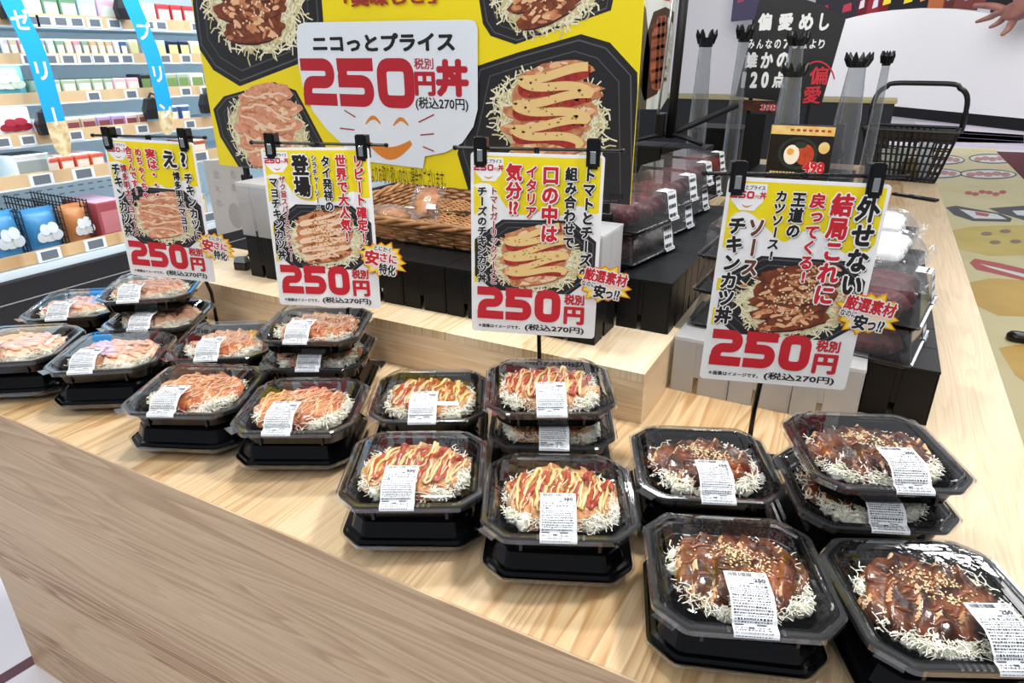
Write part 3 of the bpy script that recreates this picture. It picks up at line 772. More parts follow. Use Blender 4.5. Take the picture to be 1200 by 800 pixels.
stack('sauce', 'back right', [(1, .0682, .9003, .3876, .0), (2, .0703, .9057, .4195, .012)], (.066, .902, .39))
stack('tomato', 'front left', [(1, -.5045, .6513, .4953, -.014)], (-.5066, .654, .4701))
stack('tomato', 'front right', [(1, -.2945, .6894, .4447, -.003)], (-.2965, .692, .4162))
stack('tomato', 'back left', [(1, -.6126, .8468, .5099, -.006)], (-.613, .848, .50))
stack('tomato', 'back right', [(1, -.3914, .8742, .4455, .003), (2, -.3973, .8734, .4915, .0)], (-.392, .876, .45))
stack('spice', 'front left', [(1, -.9982, .6706, .4501, -.016)], (-1.0023, .6716, .4141))
stack('spice', 'front right', [(1, -.7848, .7156, .4816, -.016)], (-.7987, .7206, .4785))
stack('spice', 'back left', [(1, -1.1310, .8488, .58, -.012)], (-1.132, .851, .55))
stack('spice', 'back right', [(1, -.9225, .9051, .4845, .0), (2, -.9248, .9048, .4629, -.012)], (-.922, .907, .48))
stack('roe', 'front left', [(1, -1.4985, .6345, .62, -.03)], (-1.498, .640, .58))
stack('roe', 'front right', [(1, -1.2905, .7041, .62, -.022)], (-1.2851, .7000, .55))
stack('roe', 'back left', [(1, -1.6288, .837, .66, -.01)], (-1.632, .84, .62))
stack('roe', 'back right', [(1, -1.3935, .8851, .5571, -.01), (2, -1.4286, .9012, .6813, -.022)], (-1.40, .888, .58))
# ------------------------------------------------------------------ price signs on stands
PM = [WHITE, YELLOW, RED, INK, BROWNRED, BROWN, ORANGE, PALEBLUE]
W_, Y_, R_, K_, B_R, B_N, O_, PB = range(8)
SHW = mat('shadow_print', '#5c4a42', 0.4); PM.append(SHW); S_ = 8
SC = 1.04
def price_sign(loc, yaw, tilt, roll, label, cols, dkind, badge, dishc, wave):
    t = thing('price_sign', label, 'price sign', loc, 0, 'price signs over the meals')
    t.rotation_mode = 'YXZ'; t.rotation_euler = (-tilt, -roll, yaw); t.scale = (SC, SC, SC)
    b = MB(); pr = rrect(-.105, -.1485, .105, .1485, .006)
    b.loft([[(x, .0012, z) for x, z in pr], [(x, 0, z) for x, z in pr]], 0, True, True)
    b.build('panel', WHITE, t)
    X = lambda mm: -.105+mm/1000; Z = lambda mm: .1485-mm/1000
    P = Print()
    cv = []
    for i in range(len(wave)-1):
        p0, p1, p2, p3 = wave[max(i-1, 0)], wave[i], wave[i+1], wave[min(i+2, len(wave)-1)]
        for k in range(6):
            u = k/6; cv.append(tuple(.5*(2*p1[q]+(p2[q]-p0[q])*u+(2*p0[q]-5*p1[q]+4*p2[q]-p3[q])*u*u+(3*p1[q]-p0[q]-3*p2[q]+p3[q])*u**3) for q in (0, 1)))
    cv.append(wave[-1]); edge = [(5, 5), (205, 5)]+cv+[(5, 5)]
    P.poly([(X(a), Z(c)) for a, c in edge[:-1]], 1, Y_)
    for cy, ry in ((75, 22), (150, 9), (198, 13)):
        P.poly([(X(5)+max(0, q[0]), Z(cy)+q[1]) for q in ell(0, 0, .013, ry/1000, 16, -PI/2, PI/2)], 1.5, Y_)
    P.build('yellow_ground', PM, t)
    # round price mark with a smile, top left
    P = Print()
    P.poly([(X(a), Z(c)) for a, c in [(5, 8), (52, 8), (53, 20), (49, 33), (42, 40), (40, 44), (20, 44), (16, 40), (8, 32), (4, 20)]], 3, W_)
    P.text('ニコっとプライス', X(8), Z(16), X(50), Z(10), 4, K_, .03)
    P.number(X(5), Z(28), X(37), Z(18), 4, R_); P.text('円', X(38), Z(28), X(43), Z(23), 4, R_, .02); P.text('丼', X(44), Z(28), X(53), Z(18), 4, R_, .04)
    P.stroke([(X(22+14*k/8), Z(36+3.2*math.sin(PI*k/8))) for k in range(9)], [.0005+.0016*math.sin(PI*k/8) for k in range(9)], 4, O_)
    P.build('price_mark', PM, t)
    P = Print(clip=(-.099, -.074, .099, .13))
    dish(P, X(dishc[0]), Z(dishc[1]), .102, dkind, 2, dishc[2], 5, asp=.84, food=(.02, .06))
    P.build('dish_picture', DISHM, t)
    P = Print()
    for chars, cx, y0, y1, w, c in cols:
        big = w >= 15
        P.column(chars, X(cx), Z(y0), Z(y1), w/1000, 18, c, .05 if big else .04, W_, S_ if w > 17 else None)
    P.build('slogan', PM, t)
    P = Print()
    P.number(X(10), Z(273), X(152), Z(217), 6, R_, .05)
    P.text('税別', X(157), Z(240), X(190), Z(222), 6, R_, .04); P.text('円', X(157), Z(274), X(191), Z(243), 6, R_, .05)
    P.text('(税込270円)', X(92), Z(291), X(192), Z(278), 6, K_, .03); P.text('＊画像はイメージです。', X(12), Z(289), X(84), Z(282.5), 6, K_, .03)
    P.build('price_text', PM, t)
    # starburst badge stuck over the right edge
    bc = (X(badge[1]), Z(badge[2])); bd = MB()
    def star(r0, r1, n=15, sq=.72, rt=-.15):
        pts = []
        for k in range(2*n):
            a = 2*PI*k/(2*n); r = r1 if k % 2 else r0*(1+.12*math.sin(k*2.3))
            x, y = r*math.cos(a), r*sq*math.sin(a); pts.append((x*math.cos(rt)-y*math.sin(rt), x*math.sin(rt)+y*math.cos(rt)))
        return pts
    R0 = badge[3]/1000
    st = [(bc[0]+x, bc[1]+z) for x, z in star(R0, R0*.8)]
    bd.loft([[(x, -.0042, z) for x, z in st], [(x, -.0052, z) for x, z in st]], 0, True, True)
    bo = bd.build('badge', mat('badge_orange', '#e07a26', .35), t)
    P = Print(); P.step = .00015
    off = 36
    P.poly([(bc[0]+x, bc[1]+z) for x, z in star(R0*.93, R0*.74)], off, Y_)
    P.poly([(bc[0]+x, bc[1]+z) for x, z in star(R0*.8, R0*.6)], off+1, 9)
    def line(txt, x0, z0, x1, z1, c, bold):
        vs, fs = glyphs(txt, bold)
        ax, bx = min(v[0] for v in vs), max(v[0] for v in vs); ay, by = min(v[1] for v in vs), max(v[1] for v in vs)
        cr, sr = math.cos(-.15), math.sin(-.15)
        for k in range(9):
            d = R0*.035; dx, dz = (d*math.cos(k*PI/4), d*math.sin(k*PI/4)) if k < 8 else (0, 0)
            q = []
            for x, y in vs:
                u = (x0+(x-ax)/(bx-ax)*(x1-x0))*R0; v = (z0+(y-ay)/(by-ay)*(z1-z0))*R0
                q.append((bc[0]+u*cr-v*sr+dx, bc[1]+u*sr+v*cr+dz))
            P.raw(q, fs, off+4+.0 if k == 8 else off+2+.2*k, c if k == 8 else W_, nbase(txt))
    for a in badge[0]: line(*a)
    P.build('badge_print', PM+[mat('badge_pale', '#f6d8c4', .4)], bo)
    return t
def sign_stand(base, top, yaw, width, label, lean_top):
    """base (x, y) on the counter, top (x, y, z) of the crossbar centre"""
    t = thing('sign_stand', label, 'sign stand', (base[0], base[1], 0), yaw, 'black sign stands')
    Mi = Matrix.Rotation(-yaw, 3, 'Z'); tp = Mi @ Vector((top[0]-base[0], top[1]-base[1], 0)); tp.z = top[2]
    b = MB(); b.box(-.06, .06, -.021, .021, .0005, .006); b.build('base_plate', BLACKMATT, t, bevel=.002)
    b = MB(); b.tube([(0, 0, .005), (0, 0, .10), (tp.x, tp.y, tp.z-.05), (tp.x, tp.y, tp.z)], .0042, 8); b.build('pole', BLACK, t, smooth=True)
    b = MB(); b.tube([(tp.x-width/2, tp.y, tp.z), (tp.x+width/2, tp.y, tp.z)], .0027, 8)
    for q in (-1, 1): b.blob((tp.x+q*width/2, tp.y, tp.z), .0045, 8, 5)
    b.box(tp.x-.004, tp.x+.004, tp.y-.004, tp.y+.004, tp.z-.012, tp.z+.003); b.build('crossbar', BLACK, t)
    for q in (-1, 1):
        x = tp.x+q*.088*SC
        b = MB(); b.box(x-.011, x+.011, tp.y-.013, tp.y+.007, tp.z-.024, tp.z+.018); b.box(x-.008, x+.008, tp.y-.015, tp.y-.013, tp.z-.028, tp.z+.02)
        c = b.build('clip', BLACK, t, bevel=.003)
        b = MB(); b.box(x-.0045, x+.0045, tp.y-.0165, tp.y-.0148, tp.z-.019, tp.z+.0); c2 = b.build('clip_plate', STEEL, c, bevel=.0008); c2['label'] = 'silver plate on the clip'
    return t
def sc(v): return Vector((0, 0, CH)) + (Vector(v)-Vector((0, 0, CH)))*SC
BADGE_A = [('とにかく', -.35, .32, .35, .52, K_, .03), ('安', -.72, -.3, -.12, .3, R_, .05), ('さに', -.1, -.1, .62, .27, R_, .04), ('特化', -.1, -.6, .6, -.15, K_, .04)]
BADGE_B = [('厳選素材', -.78, .02, .78, .5, R_, .04), ('なのに', -.8, -.2, -.3, .0, K_, .03), ('安', -.32, -.55, .1, -.05, K_, .05), ('っ!?', .12, -.5, .62, -.12, K_, .04)]
wave_a = [(205, 88), (190, 88), (180, 78), (160, 80), (150, 92), (130, 96), (112, 88), (95, 95), (70, 92), (55, 80), (35, 52), (20, 47), (5, 50)]
wave_b = [(205, 80), (196, 92), (180, 96), (160, 90), (140, 72), (120, 64), (100, 74), (85, 84), (60, 66), (40, 50), (22, 46), (5, 60)]
L_ = list
D2R = math.radians
signs = [
 ('roe', (-1.326, .894, .337), 16.8, 0.0, -1.8, [(['え'], 150, 16, 54, 36, K_), (['?'], 183, 16, 54, 40, K_), (L_('実は・・・'), 108, 16, 122, 24, R_), (L_('めちゃくちゃ'), 80, 16, 122, 17, R_), (L_('合うんです!'), 58, 14, 116, 17, R_), (L_('チキンカツに'), 187, 60, 205, 20, K_), (L_('博多明太マヨ')+['!?'], 160, 60, 190, 17, K_), (L_('博多明太マヨソース'), 38, 52, 206, 15, B_R), (L_('チキンカツ丼'), 19, 50, 206, 21, K_)],
  (BADGE_A, 228, 214, 44), (108, 160, .0), wave_a, (-1.40, 1.033), 'yellow price sign behind the pale pink roe mayo meals, furthest left'),
 ('spice', (-.888, .913, .343), 17.3, 4.6, 1.3, [(L_('リピート確定!'), 188, 12, 172, 20, R_), (L_('世界で大人気!'), 155, 12, 172, 21, R_), (L_('タイ発祥の'), 126, 14, 114, 18, K_), (L_('シラチャーソース'), 104, 12, 112, 11, K_), (L_('登場'), 76, 12, 88, 33, K_), (L_('ザク旨スパイスシラチャー'), 37, 50, 210, 13, B_R), (L_('マヨチキンカツ丼'), 19, 52, 206, 18, K_)],
  (BADGE_A, 222, 200, 47), (108, 165, .0), wave_a, (-.945, 1.033), 'yellow price sign behind the orange spicy mayo meals, second from left'),
 ('tomato', (-.459, .942, .354), 18.3, 2.9, -.5, [(L_('トマトとチーズの'), 188, 18, 196, 20, K_), (L_('組み合わせで'), 160, 18, 146, 19, K_), (L_('口の中は'), 128, 16, 138, 28, R_), (L_('イタリア'), 98, 17, 100, 19, R_), (L_('気分')+['!?'], 70, 15, 98, 26, R_), (L_('トマトガーリックソースと'), 38, 52, 212, 13, B_R), (L_('チーズのチキンカツ丼'), 19, 52, 210, 16, K_)],
  (BADGE_B, 221, 200, 45), (106, 165, .05), wave_a, (-.49, 1.033), 'yellow price sign behind the tomato and cheese meals, third from left'),
 ('sauce', (-.071, .969, .339), 20.4, 3.2, -1.9, [(L_('外せない!'), 186, 16, 190, 30, K_), (L_('結局これに'), 152, 14, 170, 28, R_), (L_('戻ってくる!'), 120, 15, 142, 20, R_), (L_('王道の'), 95, 15, 78, 19, K_), (L_('カツソース!'), 72, 14, 112, 16, K_), (L_('ソース'), 46, 52, 136, 23, B_N), (L_('チキンカツ丼'), 20, 52, 208, 24, K_)],
  (BADGE_B, 214, 177, 45), (112, 168, .02), wave_b, (-.098, 1.04), 'yellow price sign behind the brown sauce meals, furthest right'),
]
for dk, c, ya, ti, ro, cols, bdg, dc, wv, base, lab in signs:
    loc = sc(c)
    price_sign(loc, D2R(ya), D2R(ti), D2R(ro), lab, cols, dk, bdg, dc, wv)
    M = Matrix.Rotation(D2R(ya), 4, 'Z') @ Matrix.Rotation(-D2R(ti), 4, 'X')
    tp = Matrix.Translation(loc) @ M @ Vector((0, .010, (.1485+.006)*SC))
    sign_stand(base, tp, D2R(ya), .262*SC, 'black stand with two clips holding the %s' % lab.split(',')[0].replace('yellow price ', ''), None)

# ------------------------------------------------------------------ the big yellow banner
BY = 1.30
def bp(px, py): q = ony(px, py, BY); return (q.x, q.z)
bl = bp(257, 191); br = bp(738, 243); bx0, bx1, bz0 = bl[0], br[0], (bl[1]+br[1])/2
BO = Vector(((bx0+bx1)/2, BY, bz0)); BTOP = .84
ban = thing('banner', 'large yellow banner with dish photos and a red 250 price', 'banner', BO)
def bq(px, py): q = bp(px, py); return (q[0]-BO.x, q[1]-BO.z)
rect = (bx0-BO.x, 0, bx1-BO.x, BTOP)
b = MB(); b.box(rect[0], rect[2], 0, .004, 0, BTOP); b.build('banner_sheet', YELLOW, ban)
b = MB(); b.box(rect[0]-.006, rect[2]+.006, .0045, .0065, -.004, BTOP); b.build('clear_backing', SHEETCLEAR, ban)
BM = [WHITE, YELLOW, mat('banner_red', '#b5202f', .35), INK, mat('banner_maroon', '#9c3326', .35), BROWN, ORANGE, mat('banner_paleblue', '#e2eaf3', .35), SHW]
def bd(cx, cy, sx, kind, octpx, food, layer, seed, rot=0):
    """dish picture on the banner; octpx outline in survey pixels"""
    c = bq(cx, cy); e = bq(cx+sx, cy); s = e[0]-c[0]
    P = Print(clip=rect, step=.0002)
    cr, sr = math.cos(-rot), math.sin(-rot)
    oc = []
    for p in octpx:
        q = bq(*p); u, v = (q[0]-c[0])/s, (q[1]-c[1])/s; oc.append((u*cr-v*sr, u*sr+v*cr))
    dish(P, c[0], c[1], s, kind, layer, rot, seed, oc, food)
    P.build('dish_picture', DISHM, ban)
bd(295, 5, 78, 'sauce', [(226, 5), (232, 55), (250, 82), (281, 101), (352, 74), (379, 25), (374, -40), (225, -50)], (.0, .15), 1, 11, -.2)
bd(313, 148, 62, 'roe', [(250, 128), (262, 113), (321, 96), (347, 106), (386, 180), (380, 199), (282, 199), (258, 160)], (0, .0), 1, 12, -.1)
bd(640, -20, 88, 'sauce', [(555, -40), (566, 28), (575, 42), (604, 52), (716, 12), (727, -40)], (0, .1), 1, 13, .1)
bd(645, 135, 92, 'tomato', [(557, 78), (605, 62), (681, 40), (715, 50), (747, 85), (748, 260), (560, 260), (536, 180)], (0, .05), 1, 14, -.15)
P = Print(clip=rect, step=.0002)
def pw(pts, lay, mi): P.poly([bq(*p) for p in pts], lay, mi)
pw([(349, 38), (351, 29), (358, 26.5), (550, 23), (558, 25), (561, 33), (561, 128), (556, 148), (543, 167), (524, 178), (499, 183), (497, 197), (406, 186), (404, 170), (385, 152), (368, 130), (357, 103), (351, 75)], 22, 7)
P.build('bowl_mark', BM, ban)
P = Print(clip=rect, step=.0002)
def btext(t, x0, y0, x1, y1, mi, bold, lay=24):
    a = bq(x0, y1); c = bq(x1, y0); P.text(t, a[0], a[1], c[0], c[1], lay, mi, bold)
btext('ニコっとプライス', 369, 37, 534, 61, 3, .05)
a = bq(359, 122.5); c = bq(486, 68); P.number(a[0], a[1], c[0], c[1], 24, 2, .05)
btext('税別', 487, 68, 509, 81, 2, .03); btext('円', 488, 84, 511, 112, 2, .05); btext('丼', 513, 69, 550, 113, 2, .06)
btext('(税込270円)', 489, 115, 550, 129, 3, .025)
btext('「美味しさ」', 405, -14, 512, 9, 4, .05)
btext('※店舗によりお取り扱いのない場合がございます。', 421, 199, 523, 212, 3, .0)
btext('です', 712, 227, 731, 237, 3, .02)
P.build('banner_lettering', BM, ban)
P = Print(clip=rect, step=.0002)
for x0, x1, y in ((430, 447.5, 145), (462.5, 480, 147)):
    n = 9; pts = [bq(x0+(x1-x0)*k/(n-1), y-7.5*math.sin(PI*k/(n-1))) for k in range(n)]; P.stroke(pts, [.003+.006*math.sin(PI*k/(n-1)) for k in range(n)], 24, 6)
pw([(430, 160)]+[(430+54*k/12, 163+9*math.sin(PI*k/12)) for k in range(1, 12)]+[(482, 164), (484, 168)]+[(484-50*k/10, 170+17*math.sin(PI*k/10)) for k in range(11)], 24, 6)
for a_, c_ in (((405, 129), (418, 137)), ((400, 150), (417, 152)), ((510, 134), (492, 143)), ((510, 156.5), (494, 158)), ((510, 177), (497, 171.5))):
    P.stroke([bq(*a_), bq(*c_)], .0032, 24, 4)
P.build('smile', BM, ban)
# two posts carrying the banner
for px, w in ((289, 'left'), (711, 'right')):
    q = ony(px, 215, BY+.012)
    z0 = RZ
    t = thing('banner_post', 'black post with foot plate behind the %s part of the yellow banner' % w, 'banner post', (q.x, BY+.018, z0), 0, 'banner posts')
    b = MB(); b.box(-.006, .006, -.006, .006, .004, BTOP+.2); b.build('post', BLACKMATT, t)
    b = MB(); b.box(-.03, .03, -.02, .02, .0003, .005); b.build('foot_plate', BLACKMATT, t)
    b = MB(); b.box(-.016, .016, -.01, .006, .17, .235); b.build('clamp', BLACK, t, bevel=.003)
# ------------------------------------------------------------------ modular display boxes
def box_mesh(w=.1145, h=.1125, slot=True):
    b = MB(); t = .003; a = w/2
    for q in range(4):
        M = Matrix.Rotation(q*PI/2, 4, 'Z')
        if slot:
            b.box(-a, -.012, -a, -a+t, 0, h-.007, 0, M); b.box(-.002, a-t, -a, -a+t, 0, h-.007, 0, M); b.box(-.012, -.002, -a, -a+t, .034, h-.007, 0, M)
        else: b.box(-a, a-t, -a, -a+t, 0, h-.007, 0, M)
    c = MB(); c.box(-a-.0006, a+.0006, -a-.0006, a+.0006, h-.0065, h); 
    return b, c
_a, _b = box_mesh(); _o = _a.build('x', BOXBLACK); BXB = _o.data; bpy.data.objects.remove(_o)
_o = _b.build('x', BOXBLACK); BXT = _o.data; bpy.data.objects.remove(_o)
_a, _b = box_mesh(); _o = _a.build('x', FROST); FXB = _o.data; bpy.data.objects.remove(_o)
_o = _b.build('x', FROST); FXT = _o.data; bpy.data.objects.remove(_o)
def cube(x0, y0, z, label, frosted=False, sx=1, sz=1, rz=0):
    """x0 left edge, y0 front edge"""
    w = .1157*sx
    t = thing('frosted_box' if frosted else 'black_box', label, 'display box', (x0+w/2, y0+w/2, z), rz, 'frosted display boxes' if frosted else 'black display boxes')
    t.scale = (sx, sx, sz)
    o = link('box_walls', FXB if frosted else BXB, t); p = link('box_top', FXT if frosted else BXT, t)
    for q in (o, p):
        bv = q.modifiers.new('bevel', 'BEVEL'); bv.width = .0012; bv.segments = 2; bv.limit_method = 'ANGLE'
    return t
cube(-1.412, 1.172, RZ, 'black box on the riser under a frosted box, behind the second price sign')
cube(-1.41, 1.165, RZ+.1127, 'tall frosted box on top of a black box at the left of the banner', True, 1, 1.2)
for x, w in ((-1.022, 'leftmost'), (-.905, 'second from left'), (-.788, 'third from left'), (-.671, 'second from right')):
    cube(x, 1.168, RZ, 'black box in front of the wicker basket, %s of its row' % w)
cube(-.542, 1.155, RZ, 'black box on the riser under a frosted box, behind the third price sign')
cube(-.536, 1.158, RZ+.1127, 'frosted box on top of a black box at the right of the third price sign', True)
ro = ['nearest', 'second', 'third', 'fourth', 'fifth', 'sixth', 'seventh', 'eighth']
for k in range(7):
    cube(-.427, 1.279+.1167*k, RZ, 'black box at the riser edge under rice sweets, %s from the front' % ro[k])
for k in range(3): cube(-.545, 1.345+.1167*k, RZ, 'black box under rice sweets, inner row, %s from the front' % ro[k])
for k in range(3): cube(-1.10+.1167*k, 1.30, RZ, 'black box under the front of the wicker basket, %s from the left' % ro[k])
for k in range(3): cube(-1.10+.1167*k, 1.56, RZ, 'black box under the back of the wicker basket, %s from the left' % ro[k])
for k in range(3): cube(-.289+.1167*k, 1.246, 0, 'frosted box on the counter behind the fourth price sign, %s' % ['leftmost', 'middle one', 'rightmost'][k], True, 1, 1.07)
for k in range(8): cube(.065, 1.318+.1167*k, 0, 'black box at the counter right under clear packs, %s from the front' % ro[k])
for k in range(3): cube(-.289+.1167*k, 1.366, 0, 'black box on the counter behind the frosted boxes, %s from the riser' % ro[k], False, 1, 1.07)
for k in range(2): cube(-.86+.16*k, 2.5, RZ, 'large black box on the riser carrying the picture easel, %s' % ['left one', 'right one'][k], False, 1.36, 2.02)
cube(-.80, 3.3, 0, 'tall black box on the counter left of the black sign', False, 2.1, 2.95)
cube(-.42, 2.62, 0, 'large black box under the boxed noodle kit', False, 3.2, 2.0)

# ------------------------------------------------------------------ clear packs of rice sweets
def rr4(w, d, z, r=.008):
    return [(x, y, z) for x, y in rrect(-w/2, -d/2, w/2, d/2, r, 3)]
b = MB(); b.loft([rr4(.165, .222, .009), rr4(.165, .222, .006), rr4(.155, .212, .005), rr4(.149, .206, 0)], 0, False, True); b.loft([rr4(.165, .222, .009), rr4(.157, .214, .0085), rr4(.151, .208, .003)], 0, False, True)
PB_ = b.build('x', BLACKTRAY); PBM = PB_.data; bpy.data.objects.remove(PB_)
b = MB(); b.loft([rr4(.168, .225, .0085), rr4(.168, .225, .0105), rr4(.159, .216, .011), rr4(.138, .192, .066), rr4(.134, .188, .069)], 0, False, True)
PL_ = b.build('x', PACKLID); PLM = PL_.data; bpy.data.objects.remove(PL_)
BEAN = mat('red_bean_rice', '#350f16', .5, '#6e2c34', 90, bump=.9, bscale=160)
MOCHI = mat('white_mochi', '#f2f1ee', .5, '#dcdcdc', 30)
def lumps(seed, n, rx, ry, rz, ys):
    b = MB(); rnd = random.Random(seed)
    for k in range(n):
        c = Vector((rnd.uniform(-.004, .004), ys[k], .004+rz)); rings = []
        for i in range(1, 9):
            a = PI*i/9
            rings.append([tuple(c+Vector((rx*math.sin(a)**.7*math.cos(2*PI*j/18), ry*math.sin(a)**.7*math.sin(2*PI*j/18), -rz*math.cos(a)))*(1+.09*noise.noise(Vector((i*.9, j*.7+k*5, seed))))) for j in range(18)])
        b.loft(rings, 0, True, True)
    return b
def strip_label(side=1):
    """paper label draped from lid top down the long side"""
    b = MB(); y0, y1 = .045, .088
    pf = [(.040, .0697), (.067, .0697), (.0695, .066), (.0795, .0125), (.0835, .0112), (.0848, .006)]
    b.loft([[(x+.0006, y0, z+.0006), (x+.0006, y1, z+.0006)] for x, z in pf], 0, False, False, False)
    p = MB(); rnd = random.Random(3)
    def at(s_):
        k = min(int(s_*(len(pf)-1)), len(pf)-2); t = s_*(len(pf)-1)-k
        return pf[k][0]+(pf[k+1][0]-pf[k][0])*t+.0014, pf[k][1]+(pf[k+1][1]-pf[k][1])*t+.0014
    s_ = .12
    while s_ < .92:
        y = y0+.003
        while y < y1-.006:
            w = rnd.uniform(.002, .007); (xa, za), (xb, zb) = at(s_), at(s_+.03)
            p.add([(xa, y, za), (xb, y, zb), (xb, y+w, zb), (xa, y+w, za)], [(0, 1, 2, 3)]); y += w+rnd.uniform(.0015, .003)
        s_ += .075
    return b, p
_l, _p = strip_label(); _o = _l.build('x', PAPER); SLM = _o.data; bpy.data.objects.remove(_o); _o = _p.build('x', LABELINK); SPM = _o.data; bpy.data.objects.remove(_o)
def sweets(x, y, z, rz, label, seed, group='clear packs of red bean rice sweets'):
    t = thing('sweets_pack', label, 'food pack', (x, y, z), rz, group)
    link('tray', PBM, t); link('lid', PLM, t)
    lumps(seed, 3, .058, .034, .027, (-.066, 0, .066)).build('rice_sweets', BEAN, t, smooth=True)
    a = link('price_label', SLM, t); link('label_print', SPM, a)
    return t
for k in range(4):
    for lv in range(2):
        sweets(-.474-.012*k+.003*lv, 1.452+.242*k+.004*lv, RZ+.1132+.0705*lv, -.19+.02*k, 'clear pack of dark red rice sweets, %s pair from the front, %s one' % (ro[k], ['lower', 'upper'][lv]), 20+k*2+lv)
for lv in range(3): sweets(-.192, 1.418+.008*lv, .1207+.0705*lv, -.05, 'clear sweets pack half hidden by the fourth sign, %s' % ['bottom of three', 'middle of three', 'top of three'][lv], 40+lv)
for lv in range(2): sweets(.066, 1.412+.012*lv, .1132+.0705*lv, -.16, 'clear pack of dark rice sweets right of the fourth sign, %s one' % ['lower', 'upper'][lv], 50+lv)
# crumpled film packs of white rice cakes
def film_pack(x, y, z, rz, label, seed):
    t = thing('wrapped_pack', label, 'food pack', (x, y, z), rz, 'film wrapped packs of white rice cakes')
    link('tray', PBM, t)
    lumps(seed, 3, .056, .035, .025, (-.064, .002, .066)).build('rice_cakes', MOCHI, t, smooth=True)
    b = MB(); N, Mq = 26, 34
    for i in range(N+1):
        for j in range(Mq+1):
            u, v = -1+2*i/N, -1+2*j/Mq
            xx, yy = u*.09, v*.122
            h = .062*(1-abs(u)**4)*(1-abs(v)**5)
            n = noise.noise(Vector((u*5+seed, v*7, seed))); n2 = noise.noise(Vector((u*13, v*17+seed, 2)))
            edge = max(abs(u), abs(v))
            b.v.append((xx+.006*n2*edge, yy+.008*n*edge, max(.004, .006+h+.007*n*edge+.006*n2)))
    for i in range(N):
        for j in range(Mq):
            b.f.append((i*(Mq+1)+j, (i+1)*(Mq+1)+j, (i+1)*(Mq+1)+j+1, i*(Mq+1)+j+1)); b.m.append(0)
    b.build('film', FILM, t)
    b = MB(); rnd = random.Random(seed)                     # gathered film on the long side
    for k in range(9):
        y_ = -.09+.022*k; r = []
        for q in range(4):
            a = q/3; r.append([(.084+.022*a+rnd.uniform(-.003, .003), y_-.008+rnd.uniform(-.004, .004), .012+.02*rnd.random()*(1-a*.5)), (.084+.022*a+rnd.uniform(-.003, .003), y_+.012, .012+.025*rnd.random())])
        b.loft(r, 0, False, False, False)
    b.build('film_gather', FILM, t)
    return t
film_pack(.062, 1.77, .1132, -.15, 'lower film wrapped pack of white rice cakes behind the dark sweets', 3)
film_pack(.060, 1.79, .186, -.15, 'upper film wrapped pack of white rice cakes, nearest of the wrapped ones', 4)
film_pack(.058, 2.04, .1132, -.1, 'lower film wrapped pack of white rice cakes furthest back on the right', 5)
film_pack(.054, 2.06, .186, -.1, 'upper film wrapped pack of white rice cakes furthest back on the right', 6)
t = thing('paper_plate', 'round white plate standing behind the wrapped rice cakes', 'plate', (.03, 2.42, .0745))
b = MB(); b.lathe([(.0, .0), (.06, .001), (.085, .008), (.088, .01), (.086, .012), (.06, .005), (.0, .004)], 28, 0, False, False); o = b.build('plate', mat('white_plate', '#eef0f2', .35), t, smooth=True); o.rotation_euler = (.9, 0, 0)
tag(MB().build('x', BLACK), None, None) if False else None
b = MB(); b.loft([[(-.012, 0, 0), (.012, 0, 0), (.010, 0, .07), (-.004, 0, .085)], [(-.012, .012, 0), (.012, .012, 0), (.010, .008, .07), (-.004, .007, .085)]], 0, True, True)
tag(b.build('tent_card', WHITE, None, loc=(.118, 2.3, .0004), rot=(0, 0, -.4)), 'small white tent card standing below the shopping basket', 'card')
bar = thing('shelf_bar', 'flat black plastic bar lying in front of the shopping basket', 'bar', (.215, 3.79, 0), -.52)
b = MB(); b.box(-.105, .105, -.022, .022, .0004, .012); b.build('bar', BLACKMATT, bar, bevel=.003)
b = MB(); b.box(-.09, -.03, -.012, .012, .0122, .0132); b.box(.0, .03, -.012, .0, .0122, .0132); b.build('bar_print', mat('grey_print', '#8d8f93', .5), bar)
t = thing('label_clip', 'small black clip with a silver jaw on the riser, left of the black box', 'clip', (-1.475, 1.2, RZ), .2)
b = MB(); b.box(-.02, .02, -.012, .012, .0003, .022); b.build('clip_body', BLACK, t, bevel=.003)
b = MB(); b.loft([[(-.018, -.011, .0222), (.018, -.011, .0222), (.018, .011, .0222), (-.018, .011, .0222)], [(-.016, -.006, .036), (.014, -.006, .04), (.014, .008, .038), (-.016, .008, .034)]], 0, True, True); b.build('jaw', STEEL, t)

# ------------------------------------------------------------------ wicker basket with bread
WK = mat('wicker', '#8a5f3c', .5, '#b98a5c', 40, bump=.3, bscale=80); WKD = mat('wicker_dark', '#5d3b24', .55, '#8a5f3c', 40)
bk = thing('wicker_basket', 'shallow brown wicker tray on black boxes under the yellow banner', 'basket', (-.93, 1.50, RZ+.1135))
bk.rotation_euler = (.05, 0, .0)
bw, bdp = .275, .195
b = MB()
for k in range(46):                                          # base weave
    y = -bdp+.012+2*(bdp-.012)*k/45
    b.tube([(-bw+.015+2*(bw-.015)*i/40, y, .012+.0035*math.sin(i*1.6+PI*(k % 2))) for i in range(41)], .0036, 5)
b.build('base_weave', WK, bk, smooth=True)
b = MB()
for k in range(26):
    x = -bw+.02+2*(bw-.02)*k/25; b.tube([(x, -bdp+.01, .011), (x, bdp-.01, .011)], .0032, 5)
b.build('base_weft', WKD, bk, smooth=True)
b = MB()
def per(t, off, z, n=96):
    pts = rrect(-bw-off, -bdp-off, bw+off, bdp+off, .07, 8); return pts
ring0 = rrect(-bw, -bdp, bw, bdp, .07, 14)
